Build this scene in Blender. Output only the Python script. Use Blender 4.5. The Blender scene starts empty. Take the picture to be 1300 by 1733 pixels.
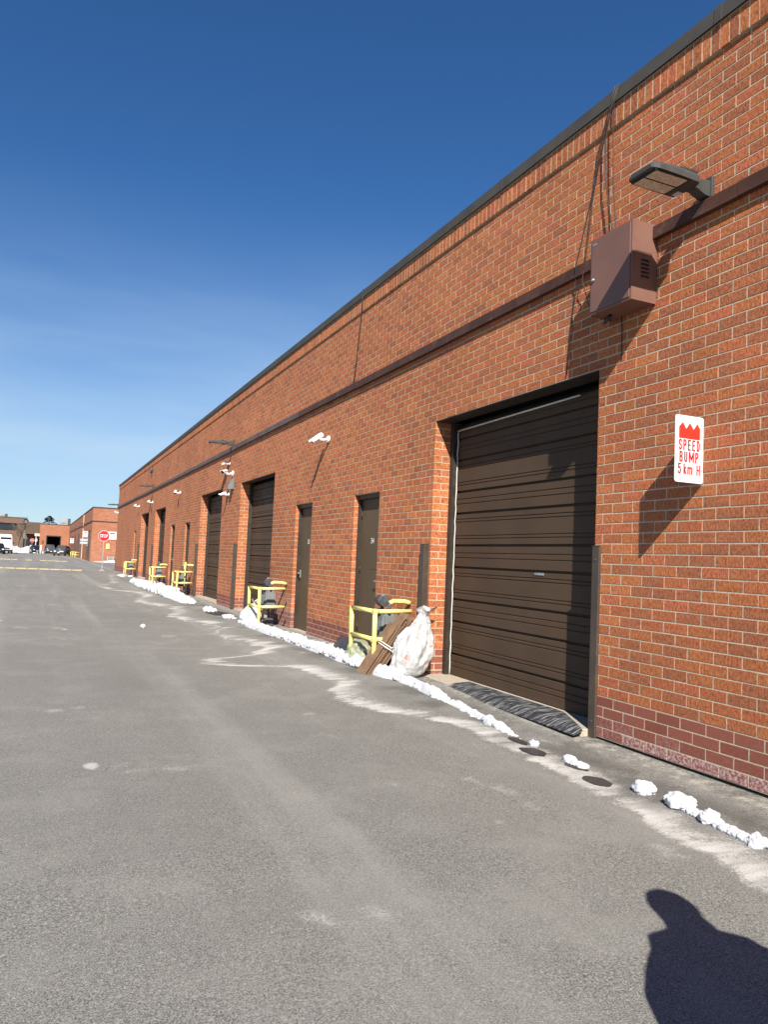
import bpy, bmesh, math, random
import numpy as np
from mathutils import Vector, Matrix, noise as mnoise

random.seed(7)
RNG = np.random.default_rng(11)
scene = bpy.context.scene
col = scene.collection

# ------------------------------------------------------------------ camera
F_PX, ROLL, PITCH, YAW, CAM_H = 1290.0, 0.044, math.radians(3.6515), math.radians(23.9416), 1.5


def cam_vec(u, v, w):
    cp, sp = math.cos(PITCH), math.sin(PITCH)
    x, y, z = u, cp * w + sp * v, sp * w - cp * v
    cy, sy = math.cos(YAW), math.sin(YAW)
    return Vector((cy * x + sy * y, -sy * x + cy * y, z))


_c, _s = math.cos(ROLL), math.sin(ROLL)
RIGHT, DOWN, FWD = cam_vec(_c, -_s, 0), cam_vec(_s, _c, 0), cam_vec(0, 0, 1)
cam_data = bpy.data.cameras.new('camera')
cam_data.sensor_fit = 'HORIZONTAL'
cam_data.sensor_width = 36.0
cam_data.lens = F_PX / 1300.0 * 36.0
cam_data.clip_start = 0.05
cam_data.clip_end = 3000.0
cam = bpy.data.objects.new('camera', cam_data)
M3 = Matrix((RIGHT, -DOWN, -FWD)).transposed()
cam.matrix_world = Matrix.Translation((0, 0, CAM_H)) @ M3.to_4x4()
col.objects.link(cam)
scene.camera = cam

# ------------------------------------------------------------------ sky, sun, exposure
SUN = Vector((0.300, 0.697, -0.610)).normalized()      # the way the light travels
world = bpy.data.worlds.new('World')
scene.world = world
world.use_nodes = True
wn = world.node_tree
for n in list(wn.nodes):
    wn.nodes.remove(n)
sky_tex = wn.nodes.new('ShaderNodeTexSky')
sky_tex.sky_type = 'NISHITA'
sky_tex.sun_disc = False
sky_tex.sun_elevation = math.asin(-SUN.z)
sky_tex.sun_rotation = math.atan2(-SUN.x, -SUN.y)
sky_tex.altitude = 300
sky_tex.air_density = 1.0
sky_tex.dust_density = 0.2
sky_tex.ozone_density = 6.0
bg = wn.nodes.new('ShaderNodeBackground')
bg.inputs['Strength'].default_value = 0.05
wo = wn.nodes.new('ShaderNodeOutputWorld')
hs = wn.nodes.new('ShaderNodeHueSaturation')
hs.inputs['Saturation'].default_value = 1.15
wn.links.new(sky_tex.outputs[0], hs.inputs['Color'])
tint = wn.nodes.new('ShaderNodeMix')
tint.data_type, tint.blend_type = 'RGBA', 'MULTIPLY'
tint.inputs[0].default_value = 1.0
tint.inputs[7].default_value = (1.0, 1.07, 1.17, 1)
wn.links.new(hs.outputs[0], tint.inputs[6])
# thin veil of high haze towards the horizon, all round
tc = wn.nodes.new('ShaderNodeTexCoord')
sp_ = wn.nodes.new('ShaderNodeSeparateXYZ')
wn.links.new(tc.outputs['Generated'], sp_.inputs[0])
sc_ = wn.nodes.new('ShaderNodeVectorMath')
sc_.operation = 'MULTIPLY'
sc_.inputs[1].default_value = (1.0, 1.0, 5.0)
wn.links.new(tc.outputs['Generated'], sc_.inputs[0])
nz = wn.nodes.new('ShaderNodeTexNoise')
nz.inputs['Scale'].default_value = 2.6
nz.inputs['Detail'].default_value = 5.0
nz.inputs['Roughness'].default_value = 0.5
wn.links.new(sc_.outputs[0], nz.inputs['Vector'])
elev = wn.nodes.new('ShaderNodeMapRange')
elev.interpolation_type = 'SMOOTHSTEP'
for _i, _v in enumerate((.45, .03, 0.0, .92)):
    elev.inputs[_i + 1].default_value = _v
wn.links.new(sp_.outputs[2], elev.inputs[0])
pat = wn.nodes.new('ShaderNodeMapRange')
for _i, _v in enumerate((.25, .75, .35, 1.0)):
    pat.inputs[_i + 1].default_value = _v
wn.links.new(nz.outputs['Fac'], pat.inputs[0])
vf = wn.nodes.new('ShaderNodeMath')
vf.operation = 'MULTIPLY'
wn.links.new(elev.outputs[0], vf.inputs[0])
wn.links.new(pat.outputs[0], vf.inputs[1])
veil = wn.nodes.new('ShaderNodeMix')
veil.data_type = 'RGBA'
wn.links.new(vf.outputs[0], veil.inputs[0])
wn.links.new(tint.outputs[2], veil.inputs[6])
veil.inputs[7].default_value = (6.2, 8.0, 9.6, 1)
wn.links.new(veil.outputs[2], bg.inputs[0])
wn.links.new(bg.outputs[0], wo.inputs[0])
sun_data = bpy.data.lights.new('sun', 'SUN')
sun_data.energy = 5.0
sun_data.angle = math.radians(0.5)
sun_data.color = (1.0, 0.94, 0.85)
sun = bpy.data.objects.new('sun', sun_data)
sun.rotation_euler = SUN.to_track_quat('-Z', 'Y').to_euler()
sun.location = (-20, -40, 40)
col.objects.link(sun)
vs = scene.view_settings
vs.view_transform = 'Standard'
vs.look = 'None'
vs.exposure = 0.95
vs.gamma = 1.0
vs.use_curve_mapping = False
scene.cycles.max_bounces = 6
scene.cycles.diffuse_bounces = 2


# ------------------------------------------------------------------ material helpers
class NT:
    """terse node building"""
    def __init__(self, name):
        self.m = bpy.data.materials.new(name)
        self.m.use_nodes = True
        self.t = self.m.node_tree
        self.bsdf = self.t.nodes['Principled BSDF']
        self.out = self.t.nodes['Material Output']
        self.pos = None

    def put(self, sock, v):
        if hasattr(v, 'is_output') or isinstance(v, bpy.types.NodeSocket):
            self.t.links.new(v, sock)
        elif isinstance(v, (tuple, list)):
            v = tuple(v)
            if sock.type == 'RGBA' and len(v) == 3:
                v = v + (1,)
            sock.default_value = v
        else:
            sock.default_value = v

    def node(self, typ, **kw):
        n = self.t.nodes.new(typ)
        for k, v in kw.items():
            setattr(n, k, v)
        return n

    def math(self, op, a, b=0.0, c=None, clamp=False):
        n = self.node('ShaderNodeMath', operation=op, use_clamp=clamp)
        self.put(n.inputs[0], a)
        self.put(n.inputs[1], b)
        if c is not None:
            self.put(n.inputs[2], c)
        return n.outputs[0]

    def position(self):
        if self.pos is None:
            self.pos = self.node('ShaderNodeNewGeometry').outputs['Position']
        return self.pos

    def xyz(self, v=None):
        n = self.node('ShaderNodeSeparateXYZ')
        self.put(n.inputs[0], v if v is not None else self.position())
        return n.outputs[0], n.outputs[1], n.outputs[2]

    def scaled(self, s, v=None):
        n = self.node('ShaderNodeVectorMath', operation='MULTIPLY')
        self.put(n.inputs[0], v if v is not None else self.position())
        n.inputs[1].default_value = s
        return n.outputs[0]

    def noise(self, scale, vec=None, detail=4.0, rough=0.55):
        n = self.node('ShaderNodeTexNoise')
        self.put(n.inputs['Vector'], vec if vec is not None else self.position())
        n.inputs['Scale'].default_value = scale
        n.inputs['Detail'].default_value = detail
        n.inputs['Roughness'].default_value = rough
        return n.outputs['Fac']

    def ramp(self, fac, lo, hi, a=0.0, b=1.0):
        n = self.node('ShaderNodeMapRange')
        n.interpolation_type = 'SMOOTHSTEP'
        self.put(n.inputs[0], fac)
        for i, v in enumerate((lo, hi, a, b)):
            self.put(n.inputs[i + 1], v)
        return n.outputs[0]

    def mix(self, fac, a, b, blend='MIX'):
        n = self.node('ShaderNodeMix', data_type='RGBA', blend_type=blend)
        self.put(n.inputs[0], fac)
        self.put(n.inputs[6], a)
        self.put(n.inputs[7], b)
        return n.outputs[2]

    def bump(self, h, strength, dist=0.005):
        n = self.node('ShaderNodeBump')
        n.inputs['Strength'].default_value = strength
        n.inputs['Distance'].default_value = dist
        self.put(n.inputs['Height'], h)
        self.t.links.new(n.outputs[0], self.bsdf.inputs['Normal'])

    def set(self, **kw):
        names = dict(color='Base Color', rough='Roughness', metal='Metallic', spec='Specular IOR Level',
                     trans='Transmission Weight', coat='Coat Weight', alpha='Alpha')
        for k, v in kw.items():
            self.put(self.bsdf.inputs[names[k]], v)
        return self.m


def painted(name, c, rough=0.5, var=0.12, scale=6.0, metal=0.0, spec=0.4, grime=0.0, grime_c=(0.2, 0.18, 0.15), bump=0.0):
    t = NT(name)
    n = t.noise(scale, detail=6)
    colr = t.mix(t.ramp(n, 0.3, 0.7), tuple(x * (1 - var) for x in c), tuple(min(1, x * (1 + var)) for x in c))
    if grime:
        g = t.noise(scale * 3.1, detail=8, rough=0.7)
        colr = t.mix(t.ramp(g, 0.52, 0.75, 0, grime), colr, grime_c)
    r2 = t.ramp(t.noise(scale * 2.0), 0.3, 0.7, rough * 0.85, min(1, rough * 1.15))
    t.set(color=colr, rough=r2, metal=metal, spec=spec)
    if bump:
        t.bump(t.noise(90, detail=3), bump, 0.002)
    return t.m


def make_brick():
    t = NT('clay_brick')
    a = t.node('ShaderNodeAttribute')
    a.attribute_name = 'tint'
    rug = t.noise(62, t.scaled((1.0, 1.0, 0.5)), detail=6, rough=0.8)
    fine = t.noise(120, detail=4, rough=0.75)
    broad = t.noise(0.55, detail=4)
    sp = t.ramp(rug, 0.34, 0.66, 0.50, 1.45)
    c1 = t.node('ShaderNodeVectorMath', operation='SCALE')
    t.put(c1.inputs[0], a.outputs['Color'])
    t.put(c1.inputs['Scale'], t.math('MULTIPLY', sp, t.ramp(broad, 0.3, 0.7, 0.9, 1.1)))
    dark = t.ramp(fine, 0.56, 0.68, 0.0, 0.7)
    c2 = t.mix(dark, c1.outputs[0], (0.07, 0.030, 0.018))
    light = t.ramp(t.noise(120, t.scaled((1, 1, .6)), detail=2), 0.60, 0.72, 0.0, 0.28)
    c3 = t.mix(light, c2, (0.55, 0.27, 0.11))
    smooth = t.math('GREATER_THAN', a.outputs['Alpha'], 1.5)
    c4 = t.mix(smooth, c3, a.outputs['Color'])
    salt = t.math('FRACT', a.outputs['Alpha'])
    sm = t.math('MULTIPLY', salt, t.ramp(t.noise(38, detail=8, rough=0.75), 0.42, 0.62), clamp=True)
    c5 = t.mix(sm, c4, (0.50, 0.40, 0.40))
    t.set(color=c5, rough=0.85, spec=0.25)
    t.bump(t.math('ADD', t.math('MULTIPLY', rug, t.math('SUBTRACT', 1.1, smooth)), t.math('MULTIPLY', fine, .25)), 0.75, 0.004)
    return t.m


def make_mortar():
    t = NT('mortar')
    n = t.noise(50, detail=6, rough=0.7)
    b = t.noise(1.3, detail=4)
    c = t.mix(t.ramp(n, 0.3, 0.7), (0.38, 0.31, 0.215), (0.58, 0.49, 0.36))
    c = t.mix(t.ramp(b, 0.35, 0.7, 0, .4), c, (0.33, 0.26, 0.18))
    t.set(color=c, rough=0.95, spec=0.1)
    t.bump(n, 0.5, 0.003)
    return t.m


def make_far_brick(name, axis, base=(0.30, 0.102, 0.050)):
    t = NT(name)
    x, y, z = t.xyz()
    cv = t.node('ShaderNodeCombineXYZ')
    t.put(cv.inputs[0], y if axis == 'y' else x)
    t.put(cv.inputs[1], z)
    b = t.node('ShaderNodeTexBrick')
    t.put(b.inputs['Vector'], cv.outputs[0])
    b.inputs['Scale'].default_value = 1.0
    b.inputs['Brick Width'].default_value = 0.2485
    b.inputs['Row Height'].default_value = 0.088
    b.inputs['Mortar Size'].default_value = 0.005
    b.inputs['Color1'].default_value = (*[v * .8 for v in base], 1)
    b.inputs['Color2'].default_value = (*[v * 1.2 for v in base], 1)
    b.inputs['Mortar'].default_value = (.42, .34, .26, 1)
    n = t.noise(0.4, detail=6)
    c = t.mix(t.ramp(n, 0.35, 0.7, 0, .3), b.outputs[0], tuple(v * .7 for v in base))
    t.set(color=c, rough=0.9, spec=0.2)
    return t.m


def make_asphalt(name, base, wet=0.0, salt=True):
    t = NT(name)
    x, y, z = t.xyz()
    agg = t.noise(150, detail=3, rough=0.7)
    agg2 = t.noise(62, detail=6, rough=0.8)
    blot = t.noise(1.6, detail=7, rough=0.65)
    big = t.noise(0.16, detail=5)
    c = t.mix(t.ramp(agg, 0.3, 0.7), tuple(v * .36 for v in base), tuple(v * 1.75 for v in base))
    c = t.mix(t.ramp(agg2, 0.54, 0.68, 0, .75), c, tuple(v * 2.4 for v in base))
    c = t.mix(t.ramp(agg2, 0.46, 0.32, 0, .85), c, tuple(v * .25 for v in base))
    c = t.mix(t.ramp(blot, 0.45, 0.70, 0, .38), c, tuple(v * 1.6 for v in base))
    c = t.mix(t.ramp(big, 0.42, 0.68, 0, .30), c, tuple(v * .68 for v in base))
    if salt:
        # wheel tracks, polished lighter, running along the lane
        tr = t.noise(1.1, t.scaled((1.0, 0.035, 0)), detail=5, rough=0.6)
        c = t.mix(t.ramp(tr, 0.48, 0.66, 0, .42), c, tuple(v * 1.7 for v in base))
        # small dried salt blotches
        bl = t.noise(1.15, t.scaled((1.0, 0.9, 0)), detail=7, rough=0.62)
        c = t.mix(t.math('MULTIPLY', t.ramp(bl, 0.605, 0.70, 0, .7), t.ramp(agg2, .35, .6)), c, (0.42, 0.41, 0.39))
        spots = t.node('ShaderNodeTexVoronoi')
        spots.inputs['Scale'].default_value = 1.9
        t.put(spots.inputs['Vector'], t.scaled((1.0, .55, 0)))
        sd = t.math('ADD', spots.outputs['Distance'], t.math('MULTIPLY', t.noise(14, detail=5, rough=.7), .10))
        pick = t.node('ShaderNodeSeparateColor')
        t.put(pick.inputs[0], spots.outputs['Color'])
        sk = t.math('MULTIPLY', t.ramp(sd, .175, .110), t.math('GREATER_THAN', pick.outputs[0], .72))
        c = t.mix(t.math('MULTIPLY', sk, t.ramp(agg2, .3, .6, .25, .8)), c, (0.50, 0.49, 0.46))
        # tide line of dried salt: outer edge x = e(y)
        fc = t.node('ShaderNodeFloatCurve')
        t.put(fc.inputs['Value'], t.math('DIVIDE', y, 60.0))
        pts = [(0, 3.2), (3, 3.25), (4.2, 3.46), (5.8, 3.5), (6.6, 3.2), (7.6, 2.9), (8.4, 3.15), (9.3, 3.15), (9.9, 2.75), (10.25, 2.2), (10.6, 2.10),
               (10.85, 2.25), (11.15, 2.95), (12.2, 3.2), (13.6, 2.95), (15.2, 3.2), (17.6, 2.7), (19.5, 3.1), (23, 2.6), (26, 3.05), (31, 2.1), (36, 2.9), (46, 3.4), (60, 3.6)]
        cv = fc.mapping.curves[0]
        while len(cv.points) > 2:
            cv.points.remove(cv.points[1])
        cv.points[0].location = (0, pts[0][1] / 5)
        cv.points[-1].location = (1, pts[-1][1] / 5)
        for yy, ee in pts[1:-1]:
            cv.points.new(yy / 60.0, ee / 5)
        fc.mapping.update()
        e = t.math('MULTIPLY', fc.outputs[0], 5.0)
        far_k = t.ramp(y, 8.0, 12.0, .45, 1.15)
        wob = t.math('MULTIPLY', t.math('SUBTRACT', t.noise(1.5, t.scaled((.22, 1.4, 0)), detail=6, rough=.6), 0.5), far_k)
        d = t.math('ADD', t.math('SUBTRACT', x, e), wob)
        streak = t.noise(2.2, t.scaled((0.35, 1.5, 0)), detail=6, rough=.65)
        body = t.math('MULTIPLY', t.ramp(d, -.08, 0.10), t.ramp(d, 0.10, 0.50, 1, 0))
        body = t.math('MULTIPLY', body, t.ramp(streak, .32, .58, .35, 1.0))
        powder = t.math('ADD', t.math('MULTIPLY', t.math('SUBTRACT', agg2, .5), 1.5), t.math('MULTIPLY', t.math('SUBTRACT', t.noise(16, detail=6, rough=.7), .5), 1.1))
        s = t.math('MULTIPLY', t.ramp(t.math('ADD', body, powder), .22, .80), t.ramp(body, .02, .22))
        rim = t.math('MULTIPLY', t.ramp(d, -.03, 0.01), t.ramp(d, 0.01, 0.06, 1, 0))
        rim = t.math('MULTIPLY', rim, t.ramp(y, 9.2, 10.0, 0, .6))
        patch = t.ramp(t.noise(.8, t.scaled((.15, 1.0, 0)), detail=4, rough=.6), .44, .56)
        s = t.math('MULTIPLY', s, t.math('MAXIMUM', patch, t.ramp(y, 11.5, 13.5, 1, 0)))
        s = t.math('MULTIPLY', s, t.ramp(t.noise(4.5, t.scaled((.3, 1.6, 0)), detail=6, rough=.7), .32, .62, .38, 1))
        s = t.math('MULTIPLY', s, t.ramp(d, .02, .40, 1, .55))
        s = t.math('MAXIMUM', s, rim)
        s = t.math('MULTIPLY', s, t.ramp(agg, .32, .60, .45, 1))
        s = t.math('MULTIPLY', s, t.ramp(x, 4.0, 3.85))
        s = t.math('MULTIPLY', s, t.ramp(y, 47.0, 40.0))
        c = t.mix(t.math('MULTIPLY', s, 1.0), c, (0.60, 0.585, 0.55))
        # damp asphalt beside the melting ridge, and grit along the wall
        damp = t.math('MULTIPLY', t.ramp(x, 3.35, 3.75), t.ramp(x, 4.25, 3.95))
        damp = t.math('MULTIPLY', damp, t.math('MULTIPLY', t.ramp(y, 45, 38), t.ramp(t.noise(1.4, detail=6), .45, .6)))
        c = t.mix(t.math('MULTIPLY', damp, .55), c, tuple(v * .38 for v in base))
        grit = t.math('MULTIPLY', t.ramp(x, 4.1, 4.35), t.ramp(t.noise(9, detail=9, rough=.8), .45, .60))
        grit = t.math('MULTIPLY', grit, t.ramp(x, 4.62, 4.55))
        c = t.mix(t.math('MULTIPLY', grit, t.ramp(agg2, .3, .6, .3, .9)), c, (0.42, 0.395, 0.34))
        mud = t.math('MULTIPLY', t.ramp(x, 3.8, 4.0), t.ramp(t.noise(3.2, detail=8, rough=.7), .50, .60))
        c = t.mix(t.math('MULTIPLY', mud, t.ramp(agg2, .62, .38, .15, .75)), c, (.075, .069, .060))
    t.set(color=c, rough=0.9 - wet * .6, spec=0.2 + wet * .3)
    t.bump(t.math('ADD', agg, agg2), 0.7 - wet * .4, 0.006)
    return t.m


def make_snow():
    t = NT('snow')
    n = t.noise(70, detail=4, rough=.6)
    d = t.noise(9, detail=7, rough=.7)
    c = t.mix(t.ramp(d, .56, .72, 0, .35), (0.50, 0.505, 0.52), (0.32, 0.305, 0.28))
    t.set(color=c, rough=.7, spec=.3)
    t.bsdf.inputs['Subsurface Weight'].default_value = .15
    t.bsdf.inputs['Subsurface Radius'].default_value = (.03, .03, .04)
    t.bump(n, .4, .006)
    return t.m


def make_bag(name, c, print_c=None, alpha=.9):
    t = NT(name)
    n = t.noise(5, detail=6, rough=.6)
    colr = t.mix(t.ramp(n, .35, .7), tuple(v * .86 for v in c), c)
    if print_c:
        colr = t.mix(t.ramp(t.noise(7.5, detail=2), .665, .69, 0, .8), colr, print_c)
        colr = t.mix(t.ramp(t.noise(5.1, detail=4), .62, .70, 0, .45), colr, (.38, .34, .24))
    t.set(color=colr, rough=.28, spec=.5, alpha=t.ramp(t.noise(9, detail=4), .3, .7, alpha - .12, 1))
    t.bump(t.noise(26, detail=5, rough=.6), .5, .02)
    return t.m


def make_card():
    t = NT('cardboard')
    n = t.noise(8, detail=6)
    c = t.mix(t.ramp(n, .35, .7), (.165, .098, .060), (.225, .140, .085))
    c = t.mix(t.ramp(t.noise(30, t.scaled((1, 1, .2)), detail=3), .55, .75, 0, .4), c, (.13, .078, .05))
    t.set(color=c, rough=.85, spec=.2)
    return t.m


def make_mat():
    t = NT('rubber_mat')
    s = t.noise(3.0, t.scaled((1.6, 16, 1)), detail=7, rough=.7)
    c = t.mix(t.ramp(s, .50, .62, 0, .75), (.022, .023, .026), (.36, .36, .37))
    t.set(color=c, rough=.75, spec=.3)
    t.bump(s, .5, .004)
    return t.m


def make_concrete():
    t = NT('concrete')
    n = t.noise(20, detail=8, rough=.7)
    c = t.mix(t.ramp(n, .3, .7), (.30, .255, .20), (.43, .375, .30))
    t.set(color=c, rough=.9, spec=.2)
    t.bump(n, .4, .004)
    return t.m


MB_ = {}
M = {
    'brick': make_brick(), 'mortar': make_mortar(),
    'far_y': make_far_brick('far_brick_lane', 'y'), 'far_x': make_far_brick('far_brick_end', 'x'),
    'brown_x': make_far_brick('brown_brick_end', 'x', (.115, .060, .041)), 'brown_y': make_far_brick('brown_brick_side', 'y', (.115, .060, .041)),
    'asphalt': make_asphalt('asphalt', (.174, .168, .153)), 'bump_asphalt': make_asphalt('bump_asphalt', (.16, .15, .136), salt=False),
    'wet': make_asphalt('wet_asphalt', (.042, .039, .036), wet=.55, salt=False),
    'snow': make_snow(), 'cardboard': make_card(), 'mat': make_mat(), 'concrete': make_concrete(),
    'bag_white': make_bag('white_plastic', (.55, .55, .545), (.65, .20, .10), .80), 'bag_plain': make_bag('plain_white_plastic', (.66, .66, .67)),
    'bag_green': make_bag('cloudy_green_plastic', (.34, .36, .24), None, .85), 'bag_grey': make_bag('grey_plastic', (.085, .088, .095), None, 1.0),
    'coping': painted('coping_metal', (.056, .053, .047), .7, .12, 2.0, spec=.2),
    'channel': painted('brown_channel_paint', (.066, .031, .022), .6, .2, 3.0, spec=.2, grime=.25),
    'channel_grey': painted('grey_brown_channel_paint', (.085, .064, .056), .6, .2, 3.0, grime=.25),
    'box_paint': painted('enclosure_paint', (.165, .082, .060), .5, .06, 3.0, spec=.45),
    'door_paint': painted('overhead_door_paint', (.068, .0435, .028), .62, .10, 1.5, spec=.15, grime=.22, grime_c=(.10, .075, .055)),
    'steel_door': painted('steel_door_paint', (.088, .062, .036), .55, .08, 1.5, spec=.2, grime=.15, grime_c=(.11, .085, .055)),
    'frame_paint': painted('door_frame_paint', (.030, .024, .019), .5, .15, 4.0),
    'post_paint': painted('post_paint', (.055, .040, .029), .48, .15, 4.0, grime=.3, grime_c=(.13, .09, .06)),
    'seal': painted('white_vinyl', (.62, .60, .54), .5, .12, 9.0, grime=.3),
    'dark': painted('dark_gap', (.010, .010, .010), .9, .2, 6.0),
    'black': painted('black_plastic', (.018, .018, .019), .45, .2, 8.0),
    'lamp_grey': painted('lamp_housing', (.045, .047, .045), .5, .1, 6.0, spec=.45),
    'lamp_glass': painted('led_lens', (.52, .44, .34), .35, .3, 55.0, spec=.4),
    'white_paint': painted('white_paint', (.76, .76, .74), .4, .05, 6.0, grime=.12),
    'grey_metal': painted('grey_metal', (.135, .145, .145), .5, .12, 6.0, grime=.25),
    'galv': painted('galvanised_steel', (.33, .34, .34), .45, .15, 12.0, metal=.5),
    'dark_metal': painted('dark_metal', (.06, .06, .062), .5, .25, 12.0, grime=.2),
    'yellow': painted('yellow_paint', (.68, .60, .19), .42, .10, 7.0, spec=.45, grime=.30, grime_c=(.42, .30, .10), bump=.2),
    'yellow_line': painted('yellow_road_paint', (.50, .42, .20), .8, .15, 5.0, grime=.8, grime_c=(.20, .18, .14)),
    'sign_white': painted('sign_white', (.60, .60, .59), .35, .03, 5.0),
    'sign_red': painted('sign_red', (.52, .030, .018), .4, .04, 5.0),
    'sign_letters': painted('sign_letter_red', (.36, .010, .022), .4, .05, 5.0),
    'sign_grey': painted('sign_grey', (.50, .50, .50), .4, .05, 5.0),
    'stop_red': painted('stop_red', (.52, .018, .028), .35, .05, 5.0),
    'sign_blue': painted('sign_blue_grey', (.30, .34, .38), .4, .1, 5.0),
    'sign_black': painted('sign_black', (.03, .025, .03), .5, .1, 5.0),
    'sign_yellow': painted('sign_yellow', (.72, .60, .22), .4, .05, 5.0),
    'sign_orange': painted('sign_orange', (.70, .42, .20), .4, .05, 5.0),
    'car_black': painted('black_car_paint', (.013, .014, .016), .18, .1, 2.0, spec=.6),
    'car_grey': painted('grey_car_paint', (.055, .06, .062), .2, .1, 2.0, spec=.6),
    'car_white': painted('white_car_paint', (.78, .78, .78), .25, .04, 2.0, spec=.6),
    'glass': painted('dark_glass', (.012, .016, .020), .08, .1, 2.0, spec=.7),
    'tyre': painted('tyre_rubber', (.018, .018, .018), .85, .2, 9.0),
    'rim': painted('wheel_rim', (.40, .40, .41), .35, .1, 9.0, metal=.7),
    'headlight': painted('headlight_lens', (.72, .72, .70), .15, .05, 9.0),
    'bark': painted('bark', (.155, .11, .075), .9, .3, 9.0),
    'bark_dark': painted('dark_bark', (.10, .078, .062), .9, .3, 9.0),
    'needle': painted('needles', (.022, .040, .020), .8, .4, 3.0),
    'shingle': painted('brown_shingle', (.10, .062, .040), .9, .25, 3.0),
    'hvac': painted('roof_unit_metal', (.27, .285, .27), .5, .15, 1.5),
    'cable': painted('cable_jacket', (.022, .016, .014), .6, .2, 9.0),
    'string': painted('white_twine', (.70, .67, .60), .8, .1, 9.0),
    'jacket': painted('navy_jacket', (.025, .030, .045), .8, .2, 12.0),
    'trousers': painted('dark_trousers', (.030, .030, .033), .85, .2, 12.0),
    'skin': painted('skin', (.50, .30, .21), .5, .05, 12.0),
    'hair': painted('dark_hair', (.018, .013, .010), .6, .2, 30.0),
    'shoe': painted('black_shoe', (.02, .02, .02), .5, .2, 12.0),
}


# ------------------------------------------------------------------ object helpers
WORLD_LOC = {}


def tag(o, label=None, cat=None, group=None, kind=None):
    if label: o['label'] = label
    if cat: o['category'] = cat
    if group: o['group'] = group
    if kind: o['kind'] = kind
    return o


def thing(name, label, cat, loc=(0, 0, 0), rz=0.0, group=None):
    o = bpy.data.objects.new(name, None)
    o.empty_display_size = .1
    o.location = loc
    o.rotation_euler = (0, 0, rz)
    col.objects.link(o)
    return tag(o, label, cat, group)


def world_loc(o):
    v = Vector((0, 0, 0))
    while o is not None:
        v += o.location
        o = o.parent
    return v


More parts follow.
